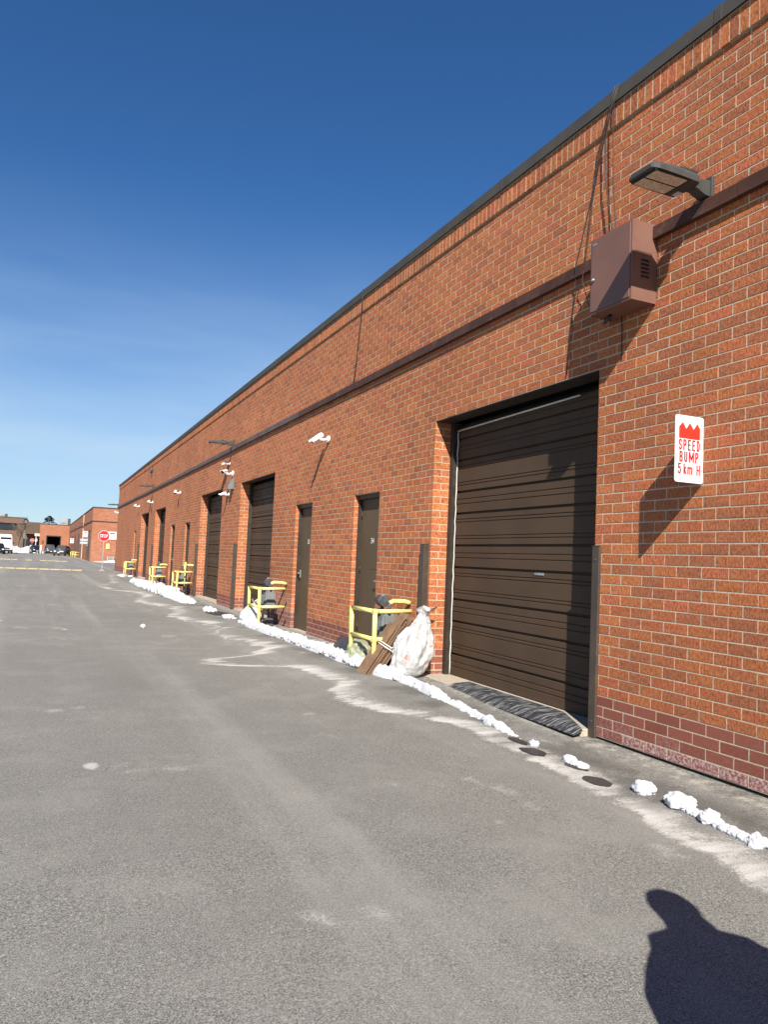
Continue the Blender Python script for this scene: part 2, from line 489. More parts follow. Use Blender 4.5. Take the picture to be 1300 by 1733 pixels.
class MB:
    """collects geometry for ONE mesh object"""
    def __init__(self):
        self.v, self.f, self.sm = [], [], []

    def add(self, verts, faces, smooth=False):
        b = len(self.v)
        self.v += [tuple(p) for p in verts]
        self.f += [tuple(i + b for i in q) for q in faces]
        self.sm += [smooth] * len(faces)
        return self

    def box(self, x0, x1, y0, y1, z0, z1, bev=0.0):
        if bev <= 0:
            v = [(x, y, z) for x in (x0, x1) for y in (y0, y1) for z in (z0, z1)]
            return self.add(v, [(0, 1, 3, 2), (4, 6, 7, 5), (0, 4, 5, 1), (2, 3, 7, 6), (0, 2, 6, 4), (1, 5, 7, 3)])
        bm = bmesh.new()
        bmesh.ops.create_cube(bm, size=1.0)
        for q in bm.verts:
            q.co = Vector(((x0 + x1) / 2 + q.co.x * (x1 - x0), (y0 + y1) / 2 + q.co.y * (y1 - y0), (z0 + z1) / 2 + q.co.z * (z1 - z0)))
        bmesh.ops.bevel(bm, geom=list(bm.edges), offset=bev, segments=2, affect='EDGES', profile=.5)
        return self.bm(bm)

    def bm(self, bm, smooth=False):
        bm.verts.index_update()
        v = [tuple(q.co) for q in bm.verts]
        f = [tuple(q.index for q in g.verts) for g in bm.faces]
        bm.free()
        return self.add(v, f, smooth)

    def tube(self, pts, r, n=8, cap=True, smooth=True):
        pts = [Vector(p) for p in pts]
        rs = r if isinstance(r, (list, tuple)) else [r] * len(pts)
        vs_, fs = [], []
        prev = None
        for i, p in enumerate(pts):
            d = (pts[min(i + 1, len(pts) - 1)] - pts[max(i - 1, 0)])
            d = d.normalized() if d.length > 1e-9 else Vector((0, 0, 1))
            if prev is None:
                a = d.orthogonal().normalized()
            else:
                a = (prev - d * prev.dot(d))
                a = a.normalized() if a.length > 1e-6 else d.orthogonal().normalized()
            prev = a
            b = d.cross(a)
            for k in range(n):
                t = 2 * math.pi * k / n
                vs_.append(p + (a * math.cos(t) + b * math.sin(t)) * rs[i])
        for i in range(len(pts) - 1):
            for k in range(n):
                q = (k + 1) % n
                fs.append((i * n + k, i * n + q, (i + 1) * n + q, (i + 1) * n + k))
        self.add(vs_, fs, smooth)
        if cap:
            b = len(self.v) - len(vs_)
            self.f.append(tuple(b + k for k in reversed(range(n))))
            self.f.append(tuple(b + (len(pts) - 1) * n + k for k in range(n)))
            self.sm += [False, False]
        return self

    def prism(self, poly, axis, a0, a1):
        """poly: 2-D outline (ccw) swept along axis 'x','y','z' from a0 to a1"""
        n = len(poly)

        def P(p, a):
            return {'x': (a, p[0], p[1]), 'y': (p[0], a, p[1]), 'z': (p[0], p[1], a)}[axis]
        v = [P(p, a0) for p in poly] + [P(p, a1) for p in poly]
        f = [(i, (i + 1) % n, n + (i + 1) % n, n + i) for i in range(n)]
        f += [tuple(reversed(range(n))), tuple(range(n, 2 * n))]
        return self.add(v, f)

    def blob(self, c, r, sub=3, amp=.15, freq=2.0, seed=0, squash=1.0, floor=None, ridged=False, smooth=True):
        bm = bmesh.new()
        bmesh.ops.create_icosphere(bm, subdivisions=sub, radius=1.0)
        c = Vector(c)
        r = Vector(r) if not isinstance(r, (int, float)) else Vector((r, r, r))
        for q in bm.verts:
            p = q.co.copy()
            nn = mnoise.fractal(p * freq + Vector((seed * 7.3, seed * 3.1, seed)), 1.0, 2.0, 4)
            if ridged:
                nn = .5 - abs(nn) * 1.6
            p *= 1 + amp * nn
            w = c + Vector((p.x * r.x, p.y * r.y, p.z * r.z))
            if floor is not None and w.z < floor:
                w.z = floor
            q.co = w
        return self.bm(bm, smooth)

    def build(self, name, mat, parent=None, world=True, fix=True):
        me = bpy.data.meshes.new(name)
        off = world_loc(parent) if (parent is not None and world) else Vector((0, 0, 0))
        me.from_pydata([(p[0] - off.x, p[1] - off.y, p[2] - off.z) for p in self.v], [], self.f)
        me.polygons.foreach_set('use_smooth', self.sm)
        if fix:
            bm = bmesh.new()
            bm.from_mesh(me)
            bmesh.ops.recalc_face_normals(bm, faces=bm.faces)
            bm.to_mesh(me)
            bm.free()
        me.materials.append(M[mat] if isinstance(mat, str) else mat)
        o = bpy.data.objects.new(name, me)
        col.objects.link(o)
        if parent is not None:
            o.parent = parent
        return o


def copy_tree(o, parent=None):
    c = o.copy()
    col.objects.link(c)
    c.parent = parent
    for ch in list(o.children):
        copy_tree(ch, c)
    return c


def text_mesh(name, s, mat, parent, origin, right, up, height, width=None, bold=0.0, depth=.002):
    """flat raised lettering; origin = centre, right/up = unit vectors in the parent's frame"""
    cu = bpy.data.curves.new(name, 'FONT')
    cu.body = s
    cu.align_x = 'CENTER'
    cu.size = 1.0
    cu.offset = bold
    cu.resolution_u = 3
    ob = bpy.data.objects.new(name + '_tmp', cu)
    col.objects.link(ob)
    dg = bpy.context.evaluated_depsgraph_get()
    me = bpy.data.meshes.new_from_object(ob.evaluated_get(dg))
    bpy.data.objects.remove(ob)
    bpy.data.curves.remove(cu)
    vv = np.array([v.co[:] for v in me.vertices])
    mn, mx = vv.min(0), vv.max(0)
    sy = height / (mx[1] - mn[1])
    sx = (width / (mx[0] - mn[0])) if width else sy
    right, up = Vector(right), Vector(up)
    n = right.cross(up)
    for v in me.vertices:
        v.co = Vector(origin) + right * ((v.co.x - (mn[0] + mx[0]) / 2) * sx) + up * ((v.co.y - (mn[1] + mx[1]) / 2) * sy) + n * depth
    me.materials.clear()
    me.materials.append(M[mat])
    o = bpy.data.objects.new(name, me)
    col.objects.link(o)
    o.parent = parent
    return o


# ------------------------------------------------------------------ ground
W = 4.5            # plane of the brick wall


def sstep(a, b, x):
    t = max(0.0, min(1.0, (x - a) / (b - a)))
    return t * t * (3 - 2 * t)


def ground_z(x, y):
    foot = .036 + .068 * sstep(4.8, 8.6, y) - .05 * sstep(44, 52, y)
    road = .028
    if y > 53 or y < -12:
        foot = road
    t = sstep(2.4, 3.85, x)
    return road + (foot - road) * t


def edges(*segs):
    out = []
    for a, b, n in segs:
        out += list(np.linspace(a, b, n, endpoint=False))
    out.append(segs[-1][1])
    return out


gx = edges((-700, -60, 6), (-60, -8, 8), (-8, 2.2, 12), (2.2, 5.0, 22), (5.0, 12, 4), (12, 60, 4), (60, 700, 6))
gy = edges((-500, -20, 6), (-20, 1.5, 8), (1.5, 14, 45), (14, 54, 50), (54, 200, 24), (200, 1400, 8))
g = MB()
vv = [(x, y, ground_z(x, y) + (.004 * mnoise.noise(Vector((x * 2.1, y * 2.1, 0))) if 1.5 < y < 40 and -8 < x < 4.3 else 0)) for y in gy for x in gx]
nx = len(gx)
ff = [(j * nx + i, j * nx + i + 1, (j + 1) * nx + i + 1, (j + 1) * nx + i) for j in range(len(gy) - 1) for i in range(nx - 1)]
g.add(vv, ff, True)
tag(g.build('ground', 'asphalt', fix=False), 'grey weathered asphalt lane with salt stains', None, None, 'structure')

# ------------------------------------------------------------------ the long brick building
Z0, P, LB, GAP = .062, .088, .2485, .0115
ROWS = 62
Y_A, Y_B = 1.2, 54.7
OH_TOP, MD_TOP = Z0 + 37 * P, Z0 + 28 * P
OH = [(5.46, 8.62), (16.06, 19.18), (21.36, 24.54), (32.24, 35.36), (37.66, 40.76)]
MD = [(10.32, 11.32), (13.42, 14.42), (26.30, 27.28), (29.54, 30.53), (42.70, 43.66)]
ZTOP = Z0 + ROWS * P            # underside of the soldier course
building = thing('brick_building', 'long orange brick industrial building with brown loading doors along the lane', 'building', (W, 28.0, 0))

TINTS = [tuple(q * m_ for q, m_ in zip(c_, (1.02, 1.0, 1.0))) for c_ in [(.37, .125, .048), (.39, .135, .050), (.35, .110, .046), (.39, .138, .052), (.34, .115, .048), (.365, .124, .046), (.38, .115, .052), (.30, .105, .048)]]
DARK = [(.205, .062, .040), (.190, .055, .036), (.220, .068, .044)]


def brick_arr(u0, u1, v0, v1, c, d0, d1, jit=.0012):
    """12 verts of a chamfered brick: (u, v, depth)"""
    r = lambda: RNG.uniform(-jit, jit)
    uu0, uu1, v0_, v1_ = u0 + r(), u1 + r(), v0 + r(), v1 + r()
    ring = lambda a, d: [(uu0 + a, v0_ + a, d), (uu1 - a, v0_ + a, d), (uu1 - a, v1_ - a, d), (uu0 + a, v1_ - a, d)]
    return ring(0, d1) + ring(0, d0 + c) + ring(c, d0)


BF = [(0, 1, 5, 4), (1, 2, 6, 5), (2, 3, 7, 6), (3, 0, 4, 7), (4, 5, 9, 8), (5, 6, 10, 9), (6, 7, 11, 10), (7, 4, 8, 11), (8, 9, 10, 11)]


def openings(row):
    z = Z0 + row * P
    o = []
    if z < OH_TOP - .01: o += OH
    if z < MD_TOP - .01: o += MD
    return sorted(o)


bricks = []       # (axis, u0,u1,v0,v1,d0,d1,tint,salt)
for row in range(ROWS):
    off = (4.739 % LB) + (LB / 2 if row % 2 else 0)
    dark = row < 4
    if dark:
        off += .06
    segs, y = [], Y_A
    ops = openings(row)
    for a, b in ops:
        segs.append((y, a, ops and y != Y_A, True))
        y = b
    segs.append((y, Y_B, bool(ops), False))
    for a, b, afree, bfree in segs:
        js = [a]
        k = math.ceil((a - off) / LB + .12)
        while off + k * LB < b - .03:
            js.append(off + k * LB)
            k += 1
        js.append(b)
        for i in range(len(js) - 1):
            u0, u1 = js[i] + GAP / 2, js[i + 1] - GAP / 2
            at_a, at_b = afree and i == 0, bfree and i == len(js) - 2
            if at_a: u0 = js[i]
            if at_b: u1 = js[i + 1]
            dep = .030
            if at_a or at_b:
                dep = .226 if row % 2 == 0 else .108
                if row % 2:
                    # second brick of the return
                    if at_a:
                        bricks.append(('j', W + .1185, W + .226, Z0 + row * P + GAP / 2, Z0 + (row + 1) * P - GAP / 2, a, a + .06, None, 0.0))
            tint = DARK[RNG.integers(3)] if dark else TINTS[RNG.integers(len(TINTS))]
            k2 = RNG.uniform(.91, 1.08)
            tint = tuple(t * k2 for t in tint)
            yc = (u0 + u1) / 2
            salt = 0.0
            if row == 0:
                salt = .85 if yc < 5.0 else .3
            elif row == 1:
                salt = .22 if RNG.random() < .5 else .08
            elif dark:
                salt = .05
            if row < 8 and (abs(yc - 15) < .5):
                salt = max(salt, .35)
            d0 = W + RNG.uniform(-.0007, .0007)
            bricks.append(('f', u0, u1, Z0 + row * P + GAP / 2, Z0 + (row + 1) * P - GAP / 2, d0, d0 + dep, (*tint, (2.0 if dark else 0.0) + salt), 0))
# soldier course, proud of the wall
yy = Y_A
while yy < Y_B - .08:
    k2 = RNG.uniform(.86, 1.12)
    tint = tuple(t * k2 for t in TINTS[RNG.integers(len(TINTS))])
    d0 = W - .022 + RNG.uniform(-.0015, .0015)
    bricks.append(('f', yy + GAP / 2, yy + .0888 - GAP / 2, ZTOP + .002, ZTOP + .205, d0, d0 + .05, (*tint, 0.0), 1))
    yy += .0888

def proj_area(b):
    if b[0] != 'f' or b[8] == 1:
        return -1
    c = Vector((W, (b[1] + b[2]) / 2, (b[3] + b[4]) / 2 - CAM_H))
    zc = c.dot(FWD)
    if zc < .2: return -1
    px = 650 + F_PX * c.dot(RIGHT) / zc
    py = 866.5 + F_PX * c.dot(DOWN) / zc
    if not (-5 < px < 1305 and -5 < py < 1738):
        return -1
    return (b[2] - b[1]) / (zc * zc)


order = sorted(range(len(bricks)), key=lambda i: -proj_area(bricks[i]))
single = set(i for i in order[:300] if proj_area(bricks[i]) > 0)


def brick_geo(b):
    ax, u0, u1, v0, v1, d0, d1, tint, k = b
    arr = brick_arr(u0, u1, v0, v1, .0014, d0, d1)
    if ax == 'f':
        return [(d, u, v) for u, v, d in arr], True
    return [(u, d, v) for u, v, d in arr], False


def tint_mesh(me, tints):
    at = me.color_attributes.new('tint', 'FLOAT_COLOR', 'POINT')
    at.data.foreach_set('color', np.asarray(tints, dtype=np.float32).ravel())


V, FA, TI = [], [], []
for i, b in enumerate(bricks):
    if i in single:
        continue
    v, flip = brick_geo(b)
    base = len(V)
    V += v
    FA += [tuple(base + q for q in (reversed(f) if flip else f)) for f in BF]
    t = b[7]
    if t is None:
        k2 = RNG.uniform(.91, 1.08)
        t = (*[q * k2 for q in TINTS[RNG.integers(len(TINTS))]], 0.0)
        if b[3] < Z0 + 4 * P:
            t = (*DARK[RNG.integers(3)], 2.05)
    TI += [t] * 12
off = Vector(building.location)
me = bpy.data.meshes.new('brickwork')
me.from_pydata([(p[0] - off.x, p[1] - off.y, p[2] - off.z) for p in V], [], FA)
tint_mesh(me, TI)
me.materials.append(M['brick'])
o = bpy.data.objects.new('brickwork', me)
col.objects.link(o)
o.parent = building
tag(o, 'orange brick courses of the long wall', None, None, 'stuff')
cache = {}
for i in order[:300]:
    if i not in single:
        continue
    b = bricks[i]
    ln, dp = round(b[2] - b[1], 3), b[6] - b[5]
    full = abs(ln - (LB - GAP)) < .002 and dp < .05
    isd = b[7][3] >= 1.5
    key = (isd, round(b[7][3], 2), int(RNG.integers(14))) if full else (i,)
    cen = Vector((b[5], (b[1] + b[2]) / 2, (b[3] + b[4]) / 2))
    if key not in cache:
        v, flip = brick_geo(b)
        me = bpy.data.meshes.new('brick')
        me.from_pydata([Vector(p) - cen for p in v], [], [tuple(reversed(f)) for f in BF])
        tint_mesh(me, [b[7]] * 12)
        me.materials.append(M['brick'])
        cache[key] = me
    o = bpy.data.objects.new('brick', cache[key])
    col.objects.link(o)
    o.parent = building
    o.location = cen - off

# mortar core of the wall: piers between the openings, then the bands above them
core = MB()
IN = .0029


def piers(ops, z0, z1):
    y = Y_A - .02
    for a, b in sorted(ops):
        core.box(W + IN, W + .24, y, a - IN, z0, z1)
        y = b + IN
    core.box(W + IN, W + .24, y, Y_B - IN, z0, z1)


piers(OH + MD, Z0 - .001, MD_TOP - .001)
piers(OH, MD_TOP - .001, OH_TOP - .001)
core.box(W + IN, W + .24, Y_A - .02, Y_B - IN, OH_TOP - .001, ZTOP)
core.box(W - .0198, W + .24, Y_A - .02, Y_B - IN, ZTOP + .001, ZTOP + .222)
core.build('mortar_core', 'mortar', building)
# end walls, roof and the dark inside
m = MB().box(W + .25, W + 30, Y_B - .26, Y_B - .004, -.1, ZTOP + .2)
m.build('end_wall', 'far_x', building)
MB().box(W + .25, W + 30, Y_A + .2, Y_B - .3, 5.2, 5.35).build('roof_deck', 'coping', building)
MB().box(W + .55, W + .60, Y_A, Y_B - .3, -.05, 5.15).build('inner_wall', 'dark', building)
# wall foot: dark gap between brick and asphalt
MB().box(W + .012, W + .2, Y_A, 5.44, .0, Z0 - .001).build('footing', 'dark', building)
# coping: sheet metal in lengths with standing seams
cp = [y for y in np.arange(Y_A - .1, Y_B + .05, 3.05)] + [Y_B + .03]
for a, b in zip(cp[:-1], cp[1:]):
    MB().prism([(W - .046, ZTOP + .212), (W - .040, ZTOP + .337), (W + .35, ZTOP + .328), (W + .35, ZTOP + .318), (W - .034, ZTOP + .322), (W - .038, ZTOP + .212)], 'y', a, b - .004).build('coping', 'coping', building)
    MB().prism([(W - .050, ZTOP + .209), (W - .044, ZTOP + .341), (W + .3, ZTOP + .333), (W + .3, ZTOP + .330), (W - .030, ZTOP + .330), (W - .036, ZTOP + .209)], 'y', b - .05, b + .02).build('coping_seam', 'coping', building)
MB().box(W - .012, W + .3, Y_A, Y_B - .01, ZTOP + .2225, ZTOP + .316).build('fascia_board', 'dark', building)
# steel lintels
for a, b in OH:
    MB().box(W + .012, W + .236, a - .1, b + .1, OH_TOP - .010, OH_TOP - .0015).build('lintel', 'frame_paint', building)
# channel along the wall under the lamps
zc0, zc1 = 4.262, 4.370
for a, b, mt, dz in ((Y_A, 3.92, 'channel', 0), (3.925, 4.765, 'channel', -.004), (5.30, 8.3, 'channel', 0), (8.305, 11.4, 'channel', -.003), (11.405, 14.4, 'channel', .002),
                     (14.405, 20, 'channel_grey', .004), (20.005, 26, 'channel_grey', 0), (26.005, 33, 'channel_grey', .004), (33.005, 41, 'channel_grey', 0), (41.005, Y_B + .05, 'channel_grey', .01)):
    MB().prism([(W - .055, zc0 + dz), (W - .055, zc1 - .006 + dz), (W - .049, zc1 + dz), (W - .004, zc1 + dz), (W - .004, zc0 + dz)], 'y', a, b).build('channel', mt, building)


# ---- overhead doors
XD = W + .30


def panel_mesh(h, grooves, w):
    pts = [(0.0, .0), (0.0, .004)]
    prof = [(.012, 0), (0, .006)]
    for gz in grooves:
        prof += [(0, gz - .008), (.009, gz - .002), (.009, gz + .002), (0, gz + .008)]
    prof += [(0, h - .026), (.032, h - .020), (.032, h)]
    poly = prof + [(.045, h), (.045, 0)]
    mb = MB()
    mb.prism([(p[0], p[1]) for p in poly], 'y', -w / 2, w / 2)
    return mb


def overhead_door(a, b, idx):
    zb = ground_z(W + .05, (a + b) / 2) + .03
    y_c, w = (a + b) / 2, (b - a) - .16
    d = MB().box(XD + .06, XD + .075, a, b, zb, OH_TOP - .02).build('overhead_door', 'dark', building)
    z = zb
    seq = [(.275, 's'), (.405, 'l')] * 4 + [(.275, 's')]
    rest = (OH_TOP - .06) - zb - sum(q[0] for q in seq)
    seq.append((rest, 't'))
    cache_p = {}
    for h, k in seq:
        gr = {'s': [h * .40, h * .62], 'l': [h * .18, h * .27, h * .70, h * .79], 't': [h * .5]}[k]
        if k not in cache_p:
            cache_p[k] = panel_mesh(h, gr, w)
            o = cache_p[k].build('panel', 'door_paint', d, world=False)
            cache_p[k] = o.data
        else:
            o = bpy.data.objects.new('panel', cache_p[k])
            col.objects.link(o)
            o.parent = d
        o.location = (XD, y_c, z)
        z += h
    # the door slab sits in the building's frame: parts are written in world space
    for ch in d.children:
        ch.location = Vector(ch.location) - Vector(building.location)
    # jamb angles
    for s0, s1 in ((b - .085, b), (a, a + .085)):
        f = MB().box(W + .2275, XD + .05, s0, s1, zb - .04, OH_TOP - .011)
        f.build('jamb_angle', 'frame_paint', d)
    # vinyl seal: far jamb and head
    if idx:
        return d
    n = 40
    pts = [(XD - .012 + .003 * math.sin(i * 1.7), b - .092 + .004 * math.sin(i * 2.3 + idx), zb + (OH_TOP - .11 - zb) * i / n) for i in range(n + 1)]
    MB().tube(pts, .007, 6).build('side_seal', 'seal', d)
    if idx == 0:
        MB().tube([(XD - .02, b - .1, OH_TOP - .115), (XD - .022, (a + b) / 2, OH_TOP - .10), (XD - .02, a + .62, OH_TOP - .09)], .010, 6).build('head_seal', 'seal', d)
        MB().box(XD - .007, XD + .002, 6.62, 6.78, zb + 1.31, zb + 1.335).build('lift_plate', 'galv', d)
    return d


for i, (a, b) in enumerate(OH):
    overhead_door(a, b, i)
    zs = ground_z(W, (a + b) / 2)
    MB().box(W - .10 if i == 0 else W - .02, XD + .08, a + .003, b - .003, zs - .15, zs + .026, .006).build('sill', 'concrete', building)

# ---- steel man doors
NUM = ['34', '33', None, None, None]
for i, (a, b) in enumerate(MD):
    zb = ground_z(W + .05, (a + b) / 2) + .012
    d = MB().box(W + .125, W + .165, a + .055, b - .055, zb, MD_TOP - .075).build('entry_door', 'steel_door', building)
    MB().box(W + .07, W + .20, a + .002, a + .052, zb - .05, MD_TOP - .003).build('jamb', 'frame_paint' if i else 'steel_door', d)
    MB().box(W + .07, W + .20, b - .052, b - .002, zb - .05, MD_TOP - .003).build('jamb', 'frame_paint', d)
    MB().box(W + .068, W + .20, a + .053, b - .053, MD_TOP - .070, MD_TOP - .002).build('head_frame', 'steel_door', d)
    MB().box(W - .01, W + .20, a + .003, b - .003, zb - .1, zb - .008).build('threshold', 'concrete', d)
    hs = b - .11 if i in (1, 3) else a + .11       # handle side
    sgn = -1 if i in (1, 3) else 1
    hd = MB().tube([(W + .125, hs, 1.19), (W + .062, hs, 1.19), (W + .058, hs + sgn * .02, 1.19), (W + .056, hs + sgn * .12, 1.188)], .011, 8)
    hd.build('handle', 'galv', d)
    MB().box(W + .114, W + .126, hs - .03, hs + .03, 1.10, 1.25, .004).build('lock_plate', 'galv', d)
    hy = a + .06 if i in (1, 3) else b - .06
    for hz in (.45, 1.35, 2.2):
        MB().tube([(W + .118, hy, hz - .055), (W + .118, hy, hz + .055)], .010, 6).build('hinge', 'frame_paint', d)
    if i == 0:
        MB().box(W + .07, W + .124, a + .058, a + .12, 1.44, 1.52, .004).build('deadbolt_guard', 'white_paint', d)
        MB().box(W + .1215, W + .127, a + .28, a + .58, 1.36, 1.70, .002).build('patch_plate', 'steel_door', d)
    if NUM[i]:
        text_mesh('number', NUM[i], 'white_paint', d, (W + .1245 - building.location.x, (a + b) / 2 - .02 - building.location.y, 1.80), (0, -1, 0), (0, 0, 1), .085, .12, .01, .001)

# ------------------------------------------------------------------ door posts (steel channel guards)
post_specs = [(5.372, 5.470, 1.71, 'brown steel guard post at the near side of the closest loading door'),
              (8.66, 8.78, 1.73, 'brown steel guard post standing behind the big white rubbish bag'),
              (19.22, 19.34, 1.76, 'brown steel guard post just left of the second loading door'),
              (24.58, 24.70, 1.76, 'brown steel guard post just left of the third loading door'),
              (35.40, 35.52, 1.77, 'brown steel guard post just left of the fourth loading door'),
              (40.80, 40.92, 1.78, 'dark brown guard post by the farthest loading door of the long wall')]
for k, (a, b, zt, lab) in enumerate(post_specs):
    zb = ground_z(4.45, a) - .02
    x0, x1 = (W - (.022 if k == 0 else .075), W - .004)
    t = thing('guard_post', lab, 'post', (W - .04, (a + b) / 2, zb), group='brown guard posts at the loading doors')
    c = .006
    pr = [(x0 + c, a), (x1, a), (x1, a + .006), (x1, b), (x0 + c, b), (x0, b - c), (x0, a + c)]
    MB().prism(pr, 'z', zb, zt).build('channel_post', 'post_paint', t)
    MB().box(x0 - .002, x1, a - .002, b + .002, zt + .0005, zt + .006).build('cap_plate', 'post_paint', t)
    for bz in (zb + .16, zt - .12):
        MB().tube([(x0 - .006, (a + b) / 2, bz), (x0 + .004, (a + b) / 2, bz)], .011, 6).build('bolt', 'dark_metal', t)

# ------------------------------------------------------------------ wall lamps
def wall_lamp():
    t = thing('wall_lamp', '', 'lamp', (0, 0, 0))
    MB().box(-.030, -.003, -.06, .06, -.085, .085, .005).build('mount_plate', 'lamp_grey', t, False)
    MB().prism([(-.028, .05), (-.028, -.075), (-.075, -.072), (-.12, -.058), (-.16, -.040), (-.225, -.034), (-.225, .02), (-.15, .03), (-.09, .045)], 'y', -.045, .045).build('arm', 'lamp_grey', t, False)
    hd = MB()
    # housing: lofted slab, thin at the outer edge
    sec = [(-.205, .085, -.052, .018), (-.235, .135, -.054, .022), (-.42, .142, -.050, .024), (-.62, .140, -.046, .014), (-.668, .128, -.044, .002), (-.680, .110, -.040, -.010)]
    v, f = [], []
    for x, w, zb, zt in sec:
        v += [(x, -w, zb), (x, w, zb), (x, w, zb + (zt - zb) * .55), (x, w - .02, zt), (x, -w + .02, zt), (x, -w, zb + (zt - zb) * .55)]
    for i in range(len(sec) - 1):
        for k in range(6):
            q = (k + 1) % 6
            f.append((i * 6 + k, i * 6 + q, i * 6 + 6 + q, i * 6 + 6 + k))
    f += [tuple(range(6)), tuple(range(len(v) - 6, len(v)))]
    hd.add(v, f)
    h = hd.build('housing', 'lamp_grey', t, False)
    MB().box(-.650, -.31, -.128, .128, -.0575, -.0465, .003).build('lens_bezel', 'black', h, False)
    for y0 in (-.117, .008):
        MB().box(-.635, -.335, y0, y0 + .109, -.0605, -.056, .002).build('lens', 'lamp_glass', h, False)
    MB().box(-.265, -.215, .045, .11, -.0565, -.0505).build('rating_label', 'sign_grey', h, False)
    for k in range(8):
        x = -.24 - k * .022
        MB().box(x - .006, x, -.125, .125, .018, .034).build('fin', 'lamp_grey', h, False)
    MB().tube([(-.33, 0, .02), (-.33, 0, .055)], .030, 10).build('photocell', 'black', t, False)
    return t


lamp0 = wall_lamp()
lamp_specs = [(4.24, 4.455, 'grey LED wall lamp above the brown metal cabinet'), (20.2, 4.46, 'grey LED wall lamp over the second and third loading doors'),
              (36.45, 4.47, 'small grey LED wall lamp over the fourth and fifth loading doors'), (54.60, 4.50, 'LED wall lamp sticking out at the far corner of the long building')]
lamp_objs = [lamp0] + [copy_tree(lamp0) for _ in lamp_specs[1:]]
for o, (y, z, lab) in zip(lamp_objs, lamp_specs):
    o.location = (W, y, z)
    tag(o, lab, 'lamp', 'LED wall lamps on the long brick wall')

# ------------------------------------------------------------------ brown metal cabinet
bx0, bx1, by0, by1, bz0, bz1 = 4.230, W - .004, 4.770, 5.290, 3.715, 4.385
t = thing('wall_cabinet', 'brown metal electrical cabinet with louvres hung high on the brick wall', 'cabinet', (bx1, (by0 + by1) / 2, bz0))
sh = MB()
sh.box(bx0 + .012, bx1, by0, by0 + .004, bz0, bz1)
sh.box(bx0 + .012, bx1, by1 - .004, by1, bz0, bz1)
sh.box(bx0 + .012, bx1, by0 + .004, by1 - .004, bz1 - .004, bz1)
sh.box(bx0 + .012, bx1, by0 + .004, by1 - .004, bz0 + .004, bz0 + .008)
sh.box(bx1 - .005, bx1 - .001, by0 + .004, by1 - .004, bz0 + .008, bz1 - .004)
s_ = sh.build('shell', 'box_paint', t)
MB().box(bx0 + .0125, bx0 + .030, by0 + .0045, by1 - .0045, bz0 + .0085, bz0 + .03).build('rim', 'box_paint', s_)
MB().box(bx0 + .004, bx0 + .0115, by0 - .001, by1 + .001, bz0 - .001, bz1 + .001, .002).build('face_frame', 'box_paint', t)
dr = MB().box(bx0 - .004, bx0 + .0035, by0 + .018, by1 - .016, bz0 + .020, bz1 - .018, .003).build('door', 'box_paint', t)
MB().tube([(bx0 - .004, by1 - .055, bz0 + .30), (bx0 - .022, by1 - .055, bz0 + .30)], [.016, .012], 10).build('knob', 'galv', dr)
MB().box(bx0 - .0055, bx0 - .0045, by1 - .085, by1 - .035, bz1 - .062, bz1 - .045).build('maker_label', 'galv', dr)
for k in range(5):
    z = bz0 + .20 + k * .034
    MB().prism([(by0 - .001, z), (by0 - .010, z + .003), (by0 - .010, z + .006), (by0 - .001, z + .018)], 'x', bx0 + .10, bx0 + .18).build('louvre', 'black', t)
MB().tube([(bx0 + .14, by1 - .12, bz0 + .006), (bx0 + .13, by1 - .10, bz0 - .03), (bx0 + .2, by1 + .03, bz0 - .02), (bx1 - .01, by1 + .08, bz0 + .05)], .014, 8).build('conduit_tail', 'black', t)
MB().tube([(W - .02, 5.16, bz0 + .005), (W - .006, 5.17, bz0 - .10), (W - .005, 5.165, OH_TOP + .02)], .004, 6).build('drop_wire', 'cable', t)

# cables from the roof edge
cab = [('leftmost slack black cable hanging from the roof edge past the brown cabinet', [(W - .07, 5.26, 5.86), (W - .06, 5.34, 5.70), (W - .045, 5.47, 5.46), (W - .03, 5.56, 5.08), (W - .03, 5.70, 4.67), (W - .07, 5.75, 4.36), (W - .02, 5.81, 4.14), (W - .015, 5.88, 3.76), (W - .012, 5.92, 3.36)]),
       ('thin black cable bowing from roof edge to the left side of the brown cabinet', [(W - .07, 5.27, 5.86), (W - .06, 5.36, 5.65), (W - .04, 5.44, 5.43), (W - .03, 5.57, 4.99), (W - .03, 5.65, 4.44), (W - .065, 5.66, 4.2), (W - .03, 5.60, 3.95), (W - .04, 5.40, 3.75)]),
       ('dark red-brown cable dropping from roof edge onto the brown cabinet', [(W - .06, 5.24, 5.86), (W - .06, 5.33, 5.66), (W - .05, 5.40, 5.42), (W - .05, 5.38, 5.01), (W - .06, 5.27, 4.55), (W - .10, 5.2, 4.37)]),
       ('rightmost straight thin cable dropping from roof edge onto the brown cabinet', [(W - .06, 5.22, 5.86), (W - .06, 5.28, 5.72), (W - .05, 5.30, 5.46), (W - .05, 5.28, 4.97), (W - .06, 5.22, 4.56), (W - .10, 5.16, 4.37)]),
       ('thin dark cable hanging from the roof edge above door 34', [(W - .06, 11.22, 5.86), (W - .05, 11.25, 5.6), (W - .03, 11.36, 5.25), (W - .02, 11.46, 4.8), (W - .03, 11.52, 4.37)])]
for k, (lab, pts) in enumerate(cab):
    o = MB().tube(pts, (.0055, .004, .0065, .005, .007)[k], 6).build('cable', 'cable')
    tag(o, lab, 'cable', 'cables hanging from the roof edge')

# ------------------------------------------------------------------ speed bump sign (flag mounted)
sx0, sx1, sy, sz0, sz1 = 4.214, 4.494, 4.243, 2.178, 2.680
t = thing('speed_bump_sign', 'white and red speed bump sign sticking out from the brick wall', 'sign', (W, sy, sz0))


